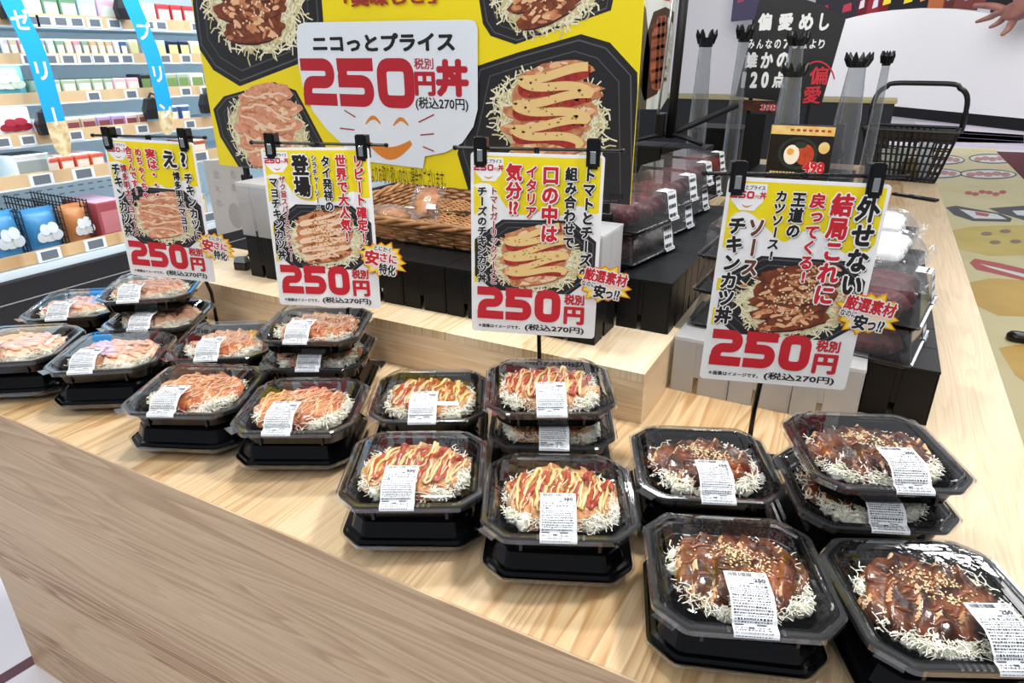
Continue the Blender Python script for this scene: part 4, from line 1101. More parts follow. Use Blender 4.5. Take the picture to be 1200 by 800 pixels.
# resample the outline evenly
def resample(pts, n):
    P_ = [Vector((*p, 0)) for p in pts]+[Vector((*pts[0], 0))]; d = [0]
    for i in range(1, len(P_)): d.append(d[-1]+(P_[i]-P_[i-1]).length)
    out = []; j = 1
    for k in range(n):
        s_ = d[-1]*k/n
        while d[j] < s_: j += 1
        t_ = (s_-d[j-1])/(d[j]-d[j-1] or 1); out.append(P_[j-1].lerp(P_[j], t_))
    return out
N = 120; rp = resample(ring0, N)
for row in range(6):
    z = .012+.0085*row; pts = []
    for k in range(N+1):
        p = rp[k % N]; n = Vector((p.x, p.y, 0)).normalized(); w = .004*math.sin(k*PI/2+PI*(row % 2))
        pts.append(p+n*(w+.004*row)+Vector((0, 0, z)))
    b.tube(pts, .0044, 5, 0, 1, False)
for k in range(0, N, 3):
    p = rp[k]; n = Vector((p.x, p.y, 0)).normalized(); b.tube([p+Vector((0, 0, .008)), p+n*.024+Vector((0, 0, .064))], .003, 5)
b.build('side_weave', WK, bk, smooth=True)
b = MB()
for ph in (0, 2.1, 4.2):
    b.tube([rp[k % N]+Vector((rp[k % N].x, rp[k % N].y, 0)).normalized()*(.026+.006*math.cos(k*.55+ph))+Vector((0, 0, .064+.006*math.sin(k*.55+ph))) for k in range(N+1)], .0055, 6, 0, 1, False)
b.build('braided_rim', WK, bk, smooth=True)
BREAD = mat('bread_crust', '#c98a4f', .45, '#8f4f25', 25)
def bread(x, y, z, rz, rx, label, seed):
    t = thing('bread_pack', label, 'bread pack', (x, y, z), rz, 'wrapped bread in the wicker basket'); t.rotation_euler = (rx, 0, rz)
    b = MB(); rings = []
    for i in range(13):
        a = i/12; r = .034*math.sin(PI*(.08+.84*a))**.6*(1+.12*math.sin(a*22)); rings.append([(r*math.cos(2*PI*j/14), -.06+.12*a, .016+r*.45*math.sin(2*PI*j/14)) for j in range(14)])
    b.loft(rings, 0, True, True); b.build('bread', BREAD, t, smooth=True)
    b = MB(); rings = []
    for i in range(15):
        a = i/14; f = math.sin(PI*min(1, max(0, (a-.05)/.9)))**.35 if 0 < a < 1 else 0; rings.append([(.045*math.cos(2*PI*j/16)*(1+.05*noise.noise(Vector((i, j, seed)))), -.085+.17*a, .018+.02*f*math.sin(2*PI*j/16)+.001) for j in range(16)])
    b.loft(rings, 0, True, True); b.build('wrapper', FILM, t)
    b = MB(); b.add([(.012, -.055, .0402), (.036, -.055, .037), (.036, -.035, .037), (.012, -.035, .0402)], [(0, 1, 2, 3)]); b.build('barcode_label', PAPER, t)
bread(-1.08, 1.53, RZ+.15, .35, .5, 'clear wrapped croissant leaning at the left end of the wicker basket', 1)
bread(-1.10, 1.40, RZ+.135, 1.2, 0, 'wrapped bread lying in the left front corner of the wicker basket', 2)
t = thing('tongs', 'dark serving tongs lying in the wicker basket', 'tongs', (-.93, 1.55, RZ+.137), .1)
b = MB()
for q in (-1, 1): b.tube([(-.09, 0, .004), (-.03, q*.009, .004), (.05, q*.014, .004), (.085, q*.008, .004)], [.003, .004, .005, .007], 6, 0, .5)
b.build('tong_arms', mat('tong_dark', '#3a2d26', .3), t, smooth=True)
b = MB(); b.blob((-.092, 0, .004), (.006, .005, .004), 8, 5); b.build('tong_hinge', STEEL, t)
# ------------------------------------------------------------------ open chilled cabinet on the left
XF = -3.5
RAILS = [(.772, .830), (.613, .662), (.441, .494), (.262, .323), (.078, .141)]
FY0, FY1 = .75, 5.2
WS = mat('case_white', '#e9f0f4', .4); WBLUE = mat('case_paleblue', '#cfe0ea', .45); RW = wood('rail_wood', '#dcb98c', '#c49c6c', '#e6caa2', 1, 1.5, .5)
CB = mat('case_black', '#1c1d20', .4)
fr = thing('chilled_cabinet', 'open chilled dairy cabinet with wooden price rails along the left', 'refrigerated cabinet', (XF-.3, 3, FLOOR))
OX, OY, OZ = XF-.3, 3, FLOOR
def fbox(name, x0, x1, y0, y1, z0, z1, m, parent=fr, bevel=0):
    b = MB(); b.box(x0-OX, x1-OX, y0-OY, y1-OY, z0-OZ, z1-OZ); return b.build(name, m, parent, bevel=bevel)
fbox('back_panel', -4.22, -4.2, FY0, FY1, FLOOR+.1, 1.35, WBLUE)
for y in (FY0, FY1): fbox('side_panel', -4.2, XF-.05, y-.02, y+.0, FLOOR+.1, 1.35, WS)
for k, (z0, z1) in enumerate(RAILS):
    fbox('shelf', -4.2, XF-.012, FY0+.001, FY1-.022, z0+.002, z0+.018, WBLUE)
    area('shelf_light', (XF-.03, 3, z0-.012), (XF-.35, 3, z0-.2), 4.2, .02, 4.5, (.86, .95, 1))
    r = fbox('price_rail', XF-.011, XF, FY0+.001, FY1-.022, z0+.004, z1, RW)
    fbox('rail_edge', XF-.009, XF+.003, FY0+.001, FY1-.022, z0-.004, z0+.0035, WS, r)
fbox('deck', -4.2, XF+.04, FY0+.001, FY1-.022, -.40, -.27, WS)
r = fbox('price_rail', XF+.041, XF+.055, FY0+.001, FY1-.022, -.262, -.205, RW)
fbox('deck_lip', XF+.041, XF+.085, FY0+.001, FY1-.022, -.30, -.2665, mat('lip_white', '#dcebf2', .3))
fbox('bumper', XF-.05, XF+.10, FY0+.001, FY1-.022, -.52, -.3005, CB, bevel=.01)
fbox('bumper_strip', XF+.1005, XF+.104, FY0+.001, FY1-.022, -.405, -.399, STEEL)
fbox('kick_panel', -4.2, XF+.06, FY0+.001, FY1-.022, FLOOR+.0005, -.5205, mat('kick_dark', '#3a4046', .4))
b = MB()
for k in range(26):
    for j in range(2):
        y = 1.5+.06*k-OY; z = -.10+.035*j-OZ+.0; b.box(-4.1998-OX, -4.198-OX, y, y+.03, z, z+.008)
b.build('vent_pattern', mat('slot_dark', '#7f98a5', .6), fr)
TAGM = [WS, mat('tag_screen', '#6f7780', .3)]
def price_tag(px, k, big=False):
    z0, z1 = RAILS[k] if k < 5 else (-.258, -.205); xx = XF if k < 5 else XF+.056
    y = onx(px, 0, xx).y
    v = ray(px, 300); y = (v.y/v.x)*xx
    # follow the sight line at the rail's height
    for _ in range(6):
        zz = (z0+z1)/2; 
        lo, hi = .5, 6
        for _ in range(40):
            m_ = (lo+hi)/2; d = Vector((xx, m_, zz))-CP; p = 600+FPX*d.dot(RIGHT)/d.dot(FWD)
            if p < px: lo = m_
            else: hi = m_
        y = (lo+hi)/2
    w, h = (.055, .05) if big else (.036, .04)
    zc = (z0+z1)/2
    b = MB(); b.box(xx+.0005-OX, xx+.008-OX, y-w-OY, y+w-OY, zc-h/2-.006-OZ, zc+h/2-.0-OZ, 0)
    b.box(xx+.0081-OX, xx+.009-OX, y-w*.7-OY, y+w*.7-OY, zc-h/2+.002-OZ, zc+h/2-.007-OZ, 1)
    return b.build('price_tag', TAGM, fr)
for k, l in ((0, (35, 51, 70, 89, 110, 133, 173, 188, 229)), (1, (34, 58, 79, 99, 115, 132, 148, 193, 217)), (2, (109, 153, 217, 240)), (3, (2, 32, 88, 135, 166, 222)), ):
    for p in l: price_tag(p, k, p in (208, ))
for p in (48, 97, 234): price_tag(p, 4, True)
for p in (57, 111, 245): price_tag(p, 5, True)
def yz(px, py, x): q = onx(px, py, x); return q.y, q.z
def pk_col(c): return mat('pack_'+c.strip('#'), c, .35)
SHELF = lambda k: RAILS[k][0]+.0185
LIDW = mat('pack_lid', '#e8ecee', .3)
def cup(px0, px1, k, h, c, label, group, xf=XF-.03):
    zb = SHELF(k); zt = zb+h
    py = 0
    def yat(px, z):
        lo, hi = .3, 7
        for _ in range(40):
            m_ = (lo+hi)/2; d = Vector((xf, m_, z))-CP; p = 600+FPX*d.dot(RIGHT)/d.dot(FWD)
            if p < px: lo = m_
            else: hi = m_
        return (lo+hi)/2
    y0, y1 = yat(px0, zt), yat(px1, zt); r = (y1-y0)/2*.94
    t = thing('dessert_cup', label, 'dessert cup', (xf-r, (y0+y1)/2, zb+.0003), 0, group)
    b = MB(); b.lathe([(r*.75, 0), (r*.8, .003), (r*.97, h*.88), (r, h*.9), (r, h*.93)], 16); b.build('cup', pk_col(c), t, smooth=True)
    b = MB(); b.lathe([(r*1.0, h*.931), (r*1.03, h*.94), (r*1.03, h*.99), (r*.95, h)], 16); b.build('cup_lid', LIDW, t)
    b = MB(); b.loft([[(r*.965*1.01*math.cos(a), r*.965*1.01*math.sin(a), h*.3) for a in [(-.9+.2*i) for i in range(10)]], [(r*1.0*math.cos(a), r*1.0*math.sin(a), h*.72) for a in [(-.9+.2*i) for i in range(10)]]], 0, False, False, False); b.build('cup_band', pk_col('#efe9dc'), t)
def carton(px0, px1, k, h, c, label, group, c2='#f0f0ee', d=.12, xf=XF-.03, zb=None, kind='carton', top=None):
    zb = SHELF(k) if zb is None else zb; zt = zb+h
    def yat(px, z):
        lo, hi = .3, 7
        for _ in range(40):
            m_ = (lo+hi)/2; dd = Vector((xf, m_, z))-CP; p = 600+FPX*dd.dot(RIGHT)/dd.dot(FWD)
            if p < px: lo = m_
            else: hi = m_
        return (lo+hi)/2
    y0, y1 = yat(px0, zt), yat(px1, zt); w = (y1-y0)*.97
    t = thing('dairy_'+kind, label, kind, (xf-d/2, (y0+y1)/2, zb+.0003), 0, group)
    if kind == 'pouch':
        b = MB(); rings = []
        for i in range(9):
            a = i/8; f = math.sin(PI*a)**.5; hh = h*a; rings.append([((d/2*f*.9+.003)*sx*q, w/2*yy*(1-.06*f), hh) for sx, yy, q in ((1, -1, .25), (1, -.5, .9), (1, 0, 1), (1, .5, .9), (1, 1, .25), (-1, 1, .25), (-1, 0, 1), (-1, -1, .25))])
        b.loft(rings, 0, True, True); b.build('bag', pk_col(c), t, smooth=True)
        b = MB()
        for q, (cy, cz, ry, rz) in enumerate(((0, .48, .26, .17), (-.2, .44, .16, .12), (.2, .44, .16, .12), (-.1, .58, .14, .12), (.12, .6, .15, .12))):
            pts = [(cy+ry*math.cos(2*PI*k/14), cz+rz*math.sin(2*PI*k/14)) for k in range(14)]
            b.add([(d/2*(max(.02, math.sin(PI*v))**.5)*.93+.007+.0006*q, u*w, v*h) for u, v in pts], [tuple(range(14))])
        b.build('bag_print', pk_col(c2), t)
    else:
        b = MB(); b.box(-d/2, d/2, -w/2, w/2, 0, h); b.build('pack_body', pk_col(c), t, bevel=min(.006, h*.1))
        b = MB(); b.box(d/2, d/2+.0008, -w*.4, w*.4, h*.25, h*.78); b.build('pack_print', pk_col(c2), t)
        if top:
            b = MB(); b.box(-d*.46, d*.46, -w*.46, w*.46, h, h+.001); b.build('pack_lid', pk_col(top), t)
    return t
ORD = ['first', 'second', 'third', 'fourth', 'fifth', 'sixth', 'seventh', 'eighth', 'ninth', 'tenth', 'eleventh', 'twelfth', 'thirteenth', 'fourteenth', 'fifteenth', 'sixteenth']
def row(lst, fn, k, h, shelf, group, noun, **kw):
    names = {'#e8f3f4': 'white', '#6f9a78': 'green', '#b9d7ea': 'pale blue', '#e7b6cd': 'pink', '#c9d9d0': 'pale green', '#c8404a': 'red', '#d9d6e6': 'lilac', '#c98fb0': 'mauve', '#dccfb4': 'cream', '#d6a0a8': 'rose', '#b6a2c6': 'violet', '#8fb09a': 'sage', '#d9b58c': 'tan', '#4a6fa8': 'blue', '#1f2a4a': 'navy', '#2a2a2c': 'black', '#a8b8a0': 'grey green', '#e2e4e0': 'white', '#f2b9c4': 'pink', '#e0c8d0': 'pale pink', '#b09ac8': 'purple', '#c9b2a0': 'beige', '#eef2e4': 'cream white', '#d8604a': 'orange red', '#a65a3c': 'brown', '#3f86b8': 'blue', '#c07a44': 'caramel', '#c8a0c0': 'plum'}
    for i, (a, c_, c) in enumerate(lst):
        fn(a, c_, k, h, c, '%s %s, %s from left on the %s cabinet shelf' % (names.get(c, 'coloured'), noun, ORD[i], shelf), group, **kw)
row([(-6, 20, '#b9d7ea'), (24, 46, '#e8f3f4'), (47, 66, '#6f9a78'), (67, 88, '#6f9a78'), (89, 111, '#b9d7ea'), (112, 134, '#e7b6cd'), (149, 161, '#d9d6e6'), (162, 181, '#e8f3f4'), (182, 198, '#c8404a'), (199, 212, '#c8404a'), (213, 228, '#c8404a')], carton, 0, .115, 'first', 'dairy packs on the first shelf', 'dairy pack', c2='#e8efe6')
row([(0, 9, '#d9d6e6'), (9.5, 20, '#dccfb4'), (20.5, 31, '#d6a0a8'), (42, 53, '#b6a2c6'), (53.5, 64, '#c9d9d0'), (64.5, 75, '#8fb09a'), (75.5, 85, '#dccfb4'), (85.5, 95, '#d6a0a8'), (95.5, 104, '#8fb09a'), (104.5, 114, '#d9b58c'), (114.5, 123, '#dccfb4'), (123.5, 132, '#d9b58c'), (132.5, 140, '#e2e4e0'), (140.5, 149, '#4a6fa8')], cup, 1, .092, 'second', 'dessert cups on the second shelf', 'dessert cup')
row([(151, 161, '#dccfb4'), (180, 193, '#b9d7ea'), (195, 208, '#1f2a4a'), (209, 221, '#1f2a4a'), (222, 233, '#e2e4e0')], carton, 1, .095, 'second', 'small packs right of the cups', 'small pack right of the cups', c2='#d8d49a')
row([(40, 52, '#a8b8a0'), (53, 70, '#a8b8a0'), (71, 88, '#a8b8a0'), (89, 106, '#a8b8a0'), (107, 120, '#a8b8a0'), (121, 131, '#a8b8a0'), (132, 147, '#f2b9c4'), (148, 162, '#f2b9c4')], carton, 2, .085, 'third', 'flat packs on the third shelf', 'flat pack', c2='#dfe6d8', top='#3a3d3c')
row([(163, 176, '#2a2a2c'), (193, 206, '#a8b8a0'), (207, 220, '#a8b8a0'), (222, 238, '#e2e4e0')], carton, 2, .10, 'third', 'packs at the right of the third shelf', 'pack right of the blue strip', c2='#7d9a60')
carton(-24, 31, 2, .16, '#6fc4d8', 'cyan pouch with dark writing at the left end of the third shelf', None, c2='#e4f0e0', kind='pouch')
carton(-16, 40, 3, .15, '#eef1f4', 'white pouch printed with a red cow shape on the fourth shelf', None, c2='#a3283c', kind='pouch')
row([(44, 60, '#e0c8d0'), (76, 93, '#c9b2a0'), (94, 112, '#c9b2a0'), (113, 129, '#b09ac8'), (130, 145, '#b09ac8'), (146, 160, '#e0c8d0'), (161, 172, '#c9b2a0')], carton, 3, .085, 'fourth', 'triple packs on the fourth shelf', 'triple pack', c2='#8a4a50', top='#eef2e4', d=.2)
row([(198, 210, '#4a6fa8'), (212, 224, '#4a6fa8')], cup, 3, .11, 'fourth', 'yoghurt cups right of the strip', 'yoghurt cup')
carton(12, 57, 4, .125, '#e6ecee', 'white carton with a black top at the left of the lowest shelf', None, c2='#9aa4a4', top='#23262a', d=.16)
row([(53, 68, '#d8604a'), (69, 86, '#d8604a'), (87, 104, '#d8604a'), (105, 121, '#d8604a'), (224, 241, '#a65a3c')], carton, 4, .095, 'fifth', 'red and white packs on the fifth shelf', 'red and white pack', c2='#f0e6dc', top='#f0ded6', d=.22)
ZD = -.2695
carton(-20, 26, 5, .25, '#3f86b8', 'blue bag with a white cloud print behind the wire divider, leftmost', None, c2='#dfe9f0', kind='pouch', zb=ZD, d=.16, xf=XF-.02)
carton(28, 72, 5, .235, '#3f86b8', 'blue bag with a white cloud print in the cabinet well, middle', None, c2='#dfe9f0', kind='pouch', zb=ZD, d=.16, xf=XF-.02)
carton(76, 109, 5, .225, '#c07a44', 'caramel brown bag with a white cloud print in the cabinet well', None, c2='#e6ecf0', kind='pouch', zb=ZD, d=.16, xf=XF-.02)
carton(111, 145, 5, .215, '#a8505a', 'red brick patterned carton at the right of the cabinet well', None, c2='#c98088', zb=ZD, d=.3, xf=XF-.02, top='#efc0d4')
carton(225, 240, 5, .16, '#c8b48a', 'beige carton in the cabinet well beside the hanging grey sheet', None, c2='#e8dcc0', zb=ZD, d=.2, xf=XF-.02)
for px, lab in ((28, 'left'), (76, 'middle'), (108, 'right'), (236, 'far right')):
    q = onx(px, 275, XF-.03); b = MB()
    for i in range(8): b.tube([(0-.0, 0, .018+.032*i), (-.5, 0, .018+.032*i)], .003, 4)
    for i in range(17): b.tube([(-.031*i, 0, .003), (-.031*i, 0, .25)], .003, 4)
    tag(b.build('wire_divider', CB, None, loc=(XF-.005, q.y, ZD)), 'black wire divider standing in the cabinet well, %s one' % lab, 'wire divider', 'wire dividers in the cabinet well')
# hanging blue strips
BLU = mat('strip_blue', '#1fa2ef', .4); STW = mat('strip_white', '#f4f8fb', .4); CUSTARD = mat('strip_custard', '#e8d9b0', .4, '#c0a070', 30)
def strip(pts, w, chars, lab, pos):
    t = thing('hanging_strip', lab, 'hanging strip', (-3.3, 0, 0), 0, 'blue strips hanging at the cabinet')
    q = [onx(x, y, -3.3) for x, y in pts]; n = len(q)
    C = []
    for k in range(41):                                       # smooth path
        s_ = k/40*(n-1); i = min(int(s_), n-2); u = s_-i
        p0, p1, p2, p3 = q[max(i-1, 0)], q[i], q[i+1], q[min(i+2, n-1)]
        C.append(.5*((2*p1)+(p2-p0)*u+(2*p0-5*p1+4*p2-p3)*u*u+(3*p1-p0-3*p2+p3)*u**3))
    b = MB(); rows = []; P = Print()
    for k, p in enumerate(C):
        a = k/40; ww = w/2*(1 if a < .86 else max(.25, math.sqrt(max(0, 1-((a-.86)/.14)**2))))
        rows.append([(0, p.y-ww, p.z), (0, p.y+ww, p.z), (-.002, p.y+ww, p.z), (-.002, p.y-ww, p.z)])
    k0 = int(40*.80)
    b.loft(rows[:k0+1], 0, False, False); b.build('strip_band', BLU, t)
    b = MB(); b.loft(rows[k0:], 0, True, True); b.build('strip_picture', CUSTARD, t)
    b = MB()
    for ch, a in zip(chars, pos):
        p = C[int(40*a)]; vs, fs = glyphs(ch, .03); s_ = w*.95
        if ch == 'ー': vs = [(.5+(y-.38), .38-(x-.5)) for x, y in vs]
        n0 = nbase(ch); b.add([(.0006+.0001*(i//n0), p.y+(x-.5)*s_, p.z+(y-.38)*s_*1.1) for i, (x, y) in enumerate(vs)], fs)
    b.build('strip_lettering', STW, t)
strip([(4, -40), (13, 0), (42, 62), (62, 130), (77, 183)], .085, 'ゼリー', 'blue hanging strip with white jelly lettering, the left one', (.36, .58, .78))
strip([(140, -40), (153, 0), (178, 62), (192, 120), (197, 158)], .085, 'プリン', 'blue hanging strip with white pudding lettering, the right one', (.40, .61, .80))
for i, (px, py, lab) in enumerate(((8, 8, 'at the top of the left blue strip'), (143, 10, 'at the top of the right blue strip'), (52, 145, 'behind the tail of the left blue strip'), (176, 128, 'behind the tail of the right blue strip'), (241, 122, 'at the left edge of the yellow banner'))):
    q = onx(px, py, XF+.03); t = thing('card_clip', 'black card clip on the cabinet, %s' % lab, 'clip', q, 0, 'black card clips on the cabinet')
    b = MB(); b.loft([[(-.02, -.03, -.05), (.02, -.03, -.05), (.02, .03, -.05), (-.02, .03, -.05)], [(-.02, -.038, 0), (.02, -.038, 0), (.02, .036, 0), (-.02, .036, 0)], [(-.012, -.02, .055), (.012, -.02, .055), (.012, .03, .06), (-.012, .03, .06)]], 0, True, True); b.build('clip_body', CB, t, bevel=.004)
    b = MB(); b.tube([(0, 0, .05), (0, .02, .08), (0, .045, .07), (0, .04, .03)], .006, 6); b.build('clip_spring', CB, t)
    b = MB(); b.box(-.03-.0, -.02, -.006, .006, -.03, 0); b.build('clip_foot', CB, t)
# grey back of another hanging sheet, left of the black box
sy = 1.42
c4 = [ony(238, 188, sy), ony(291, 188, sy), ony(290, 267, sy), ony(255, 276, sy)]
t = thing('hanging_sheet', 'grey paper sheet seen from behind, hanging under the banner at left', 'paper sheet', (c4[0].x, sy, c4[3].z))
b = MB(); b.loft([[(p.x-c4[0].x, 0, p.z-c4[3].z) for p in c4], [(p.x-c4[0].x, .0012, p.z-c4[3].z) for p in c4]], 0, True, True); b.build('sheet', mat('sheet_grey', '#bcb8b4', .6), t)
P = Print(); gm = mat('sheet_showthrough', '#a39d9a', .6)
for i, (ch, u, v) in enumerate((('出', .05, .20), ('メ', .045, .155), ('の', .04, .11), ('き', .125, .205), ('あ', .12, .165))):
    vs, fs = glyphs(ch, .03); P.raw([(u+.028*(.5-x), v+.028*(y-.4)-.0) for x, y in vs], fs, 2, 0, nbase(ch))
P.poly(ell(.105, .075, .03, .04, 18), 2, 0)
P.build('show_through_print', gm, t)
# ------------------------------------------------------------------ things at the back of the island
GREY = mat('grey_plinth', '#8f979f', .5)
# boxed noodle kit with a price
KD = mat('kit_dark', '#1b1614', .35); KG = mat('kit_gold', '#d9b25e', .35, '#e8cf8e', 20)
kit = thing('meal_kit_box', 'dark boxed meal kit with an egg bowl picture and 498 price', 'product box', (-.235, 2.62, .2262))
b = MB(); b.box(-.105, .105, .0, .05, 0, .19); b.build('box', KD, kit, bevel=.002)
KM = [KD, KG, mat('kit_bowl', '#27332b', .4), mat('kit_white', '#f2ead8', .4), mat('kit_yolk', '#eaa63c', .4), mat('kit_red', '#c4502c', .4, '#a8381e', 60), RED, WHITE, mat('kit_side', '#b08a4a', .4, '#7a5a34', 18)]
P = Print()
P.poly([(-.104, .158), (.104, .158), (.104, .188), (-.104, .188)], 1, 1)
for k in range(7): P.poly([(-.04+.02*k, .17), (-.028+.02*k, .17), (-.028+.02*k, .178), (-.04+.02*k, .178)], 2, 5)
P.poly(ell(-.005, .095, .066, .056, 26), 2, 2); P.poly(ell(-.005, .097, .055, .046, 24), 3, 0)
P.poly(ell(.018, .092, .032, .036, 16), 4, 5); P.poly(ell(-.025, .09, .026, .034, 18), 5, 3); P.poly(ell(-.03, .1, .012, .012, 12), 6, 4); P.poly(ell(.002, .125, .02, .012, 10), 5, 2)
P.poly(ell(.078, .118, .018, .02, 18), 4, 1)
P.text('498', .018, .03, .09, .07, 6, 7, .1); P.text('498', .018, .03, .09, .07, 7, 6, .05)
for k in range(8): P.poly([(-.09+.011*k, .02), (-.082+.011*k, .02), (-.082+.011*k, .03), (-.09+.011*k, .03)], 4, 1)
P.build('box_print', KM, kit)
b = MB(); b.box(-.1062, -.1055, .003, .047, .004, .186); b.build('box_side_print', KM[8], kit)
# tall clear tubes with black crowns
def crown_tube(px0, py0, px1, py1, y, r, lab, base_z=None):
    tp = ony(px0, py0, y); bt = ony(px1, py1, y)
    z0 = bt.z if base_z is None else base_z; h = tp.z-z0
    t = thing('crown_tube', lab, 'clear tube', (tp.x, y, z0), 0, 'clear tubes with black crowns')
    b = MB(); b.lathe([(r*1.0, .0005), (r*1.05, .01), (r*.95, h*.5), (r*.6, h*.97)], 18, 0, True, False); b.build('tube', ACRYL, t, smooth=True)
    b = MB(); b.lathe([(r*.62, h*.95), (r*.7, h*.955), (r*.7, h), (r*.5, h)], 18, 0, True, True)
    for k in range(6):
        a = 2*PI*k/6+.3; c, s_ = math.cos(a), math.sin(a)
        b.tube([(r*.55*c, r*.55*s_, h*.97), (r*.85*c, r*.85*s_, h+.01), (r*.95*c, r*.95*s_, h+.03)], [.012, .01, .002], 6)
    b.build('crown', BLACK, t)
crown_tube(935, 46, 914, 200, 2.95, .042, 'clear tube with black crown, tallest, in front of the black sign', .2262)
crown_tube(931, 84, 908, 204, 2.72, .045, 'clear tube with black crown, nearest, left behind the boxed kit', .2262)
crown_tube(1006, 72, 986, 190, 2.78, .046, 'clear tube with black crown, right of the boxed kit', .2262)
crown_tube(1040, 68, 1030, 120, 3.6, .026, 'thin clear tube with black crown behind the shopping basket', .0005)
crown_tube(828, 44, 812, 150, 2.95, .04, 'clear tube with black crown, left of the black sign', .0005)
crown_tube(873, 38, 850, 140, 3.1, .034, 'dark clear tube with black crown at the left edge of the black sign', .0005)
def slab(px, y, name, lab, cat, m, th=.004, parts=None):
    q = [ony(a, c, y) for a, c in px]; zb = min(p.z for p in q); xm = sum(p.x for p in q)/len(q)
    t = thing(name, lab, cat, (xm, y, zb))
    b = MB(); b.loft([[(p.x-xm, 0, p.z-zb) for p in q], [(p.x-xm, th, p.z-zb) for p in q]], 0, True, True); b.build('panel', m, t)
    return t, xm, zb
# black hanging sign
SY = 3.25
BKS = mat('sign_black', '#1a1c22', .45)
t, xm, zb = slab([(895, -22), (940, -2), (965, 6), (991, 23), (962, 124), (862, 113)], SY, 'black_sign', 'black sign with white brush style writing and a red seal', 'sign', BKS)
SM = [WHITE, mat('seal_red', '#d23340', .4)]
P = Print(step=.0006)
def st(txt, x0, y0, x1, y1, mi, bold=.03):
    a = ony(x0, y1, SY); c = ony(x1, y0, SY); P.text(txt, a.x-xm, a.z-zb, c.x-xm, c.z-zb, 2, mi, bold)
for ch, x0, x1 in (('偏', 887, 906), ('愛', 911, 931), ('め', 935, 955), ('し', 959, 974)): st(ch, x0, 15, x1, 36, 0, .05)
for i, ch in enumerate('みんなの70点より'): st(ch, 876+10.3*i, 46, 885+10.3*i, 57, 0)
for i, ch in enumerate('誰かの'): st(ch, 872+18.5*i, 61, 889+18.5*i, 80, 0, .05)
for i, (ch, w) in enumerate((('1', 7), ('2', 11), ('0', 11), ('点', 17))): st(ch, (868, 878, 891, 904)[i], 84, (868, 878, 891, 904)[i]+w, 103, 0, .05)
st('偏', 947, 78, 972, 99, 1, .03); st('愛', 940, 101, 964, 121, 1, .03)
arc = [ony(958+20*math.cos(a), 97-25*math.sin(a), SY) for a in [PI*(.05+.75*k/14) for k in range(15)]]
P.stroke([(p.x-xm, p.z-zb) for p in arc], .006, 2, 1)
P.build('sign_lettering', SM, t)
b = MB(); q = ony(905, 100, SY)
for px in (880, 950):
    q = ony(px, 110, SY); b.box(q.x-xm-.008, q.x-xm+.008, .0045, .02, -zb+.0005, .25)
b.build('sign_legs', BLACKMATT, t)
t, xm, zb = slab([(867, 116), (912, 121), (908, 134), (866, 128)], SY-.02, 'price_strip', 'small food picture strip with a red 398 price under the black sign', 'price card', mat('strip_food', '#5b2c22', .4, '#2a1a16', 30))
P = Print(step=.0005); a = ony(890, 130, SY-.02); c = ony(911, 122, SY-.02); P.text('398', a.x-xm, a.z-zb, c.x-xm, c.z-zb, 3, 0, .06); P.text('398', a.x-xm, a.z-zb, c.x-xm, c.z-zb, 4, 1, .02); P.build('price_text', [WHITE, RED], t)
b = MB(); b.box(-.04, .04, .0045, .012, -zb+.0005, .0); b.build('card_leg', BLACKMATT, t)
# grill picture on an easel behind the banner
EY = 2.62
def ez(px, py): q = ony(px, py, EY); return q
e0 = ez(783, 166)
es = thing('easel', 'black metal easel with splayed feet standing on the large black boxes', 'easel', (e0.x, EY, RZ+.2274))
def el(px, py, dy=0): q = ony(px, py, EY+dy); return Vector((q.x-e0.x, dy, q.z-RZ-.2274))
b = MB(); p, q = el(785, 160), el(818, -60); p.z = .02; b.tube([p, Vector((p.x+.01, 0, q.z))], .017, 8); b.build('post', BLACKMATT, es, smooth=True)
b = MB(); b.tube([Vector((0, 0, .03)), Vector((.20, .22, .13))], .012, 8); b.build('side_arm', BLACKMATT, es, smooth=True)
for dx, dy in ((-.12, -.08), (.14, -.05), (.05, .12)):
    b = MB(); b.tube([(0, 0, .035), (dx*.5, dy*.5, .025), (dx, dy, .008)], .008, 6); b.build('leg', BLACKMATT, es, smooth=True)
b = MB(); b.box(-.05, -.015, -.03, .02, .02, .11); b.build('clamp', BLACK, es, bevel=.004)
b = MB(); b.tube([Vector((-.045, -.01, .1)), Vector((-.02, -.01, .62))], .005, 6); b.build('thin_rod', mat('rod_grey', '#a9adb3', .3, metal=.6), es, smooth=True)
ge = [ony(a, c, EY+.05) for a, c in ((700, -60), (799, -60), (782, 115), (774, 128), (700, 128))]
gx, gz = ge[0].x, min(p.z for p in ge)
gp = thing('grill_poster', 'poster with grilled meat and rice partly behind the yellow banner', 'poster', (gx, EY+.05, gz))
b = MB(); b.loft([[(p.x-gx, 0, p.z-gz) for p in ge], [(p.x-gx, .005, p.z-gz) for p in ge]], 0, True, True); b.build('panel', mat('poster_pale', '#c3c8c6', .4), gp)
GM = [mat('poster_plate', '#3a2320', .4), mat('poster_meat', '#9c5a44', .4, '#7a3c2e', 30), mat('poster_meat_line', '#5a2a20', .4), mat('poster_rice', '#c9c8c0', .4, '#8f8f88', 60), mat('poster_greens', '#3f4a38', .4, '#59463c', 25), mat('poster_red', '#b0433a', .4)]
P = Print(step=.0006)
def g(px, py): q = ony(px, py, EY+.05); return (q.x-gx, q.z-gz)
P.poly([g(*p) for p in ((742, -20), (757, 10), (762, 60), (757, 128), (742, 128))], 1, 4)
P.poly([g(*p) for p in ((750, 100), (758, 40), (766, 14), (780, 8), (790, 14), (788, 40), (780, 80), (770, 110), (755, 118))], 1, 0)
P.poly([g(*p) for p in ((762, 84), (764, 40), (772, 19), (781, 18), (780, 50), (776, 90), (772, 106), (764, 104))], 2, 1)
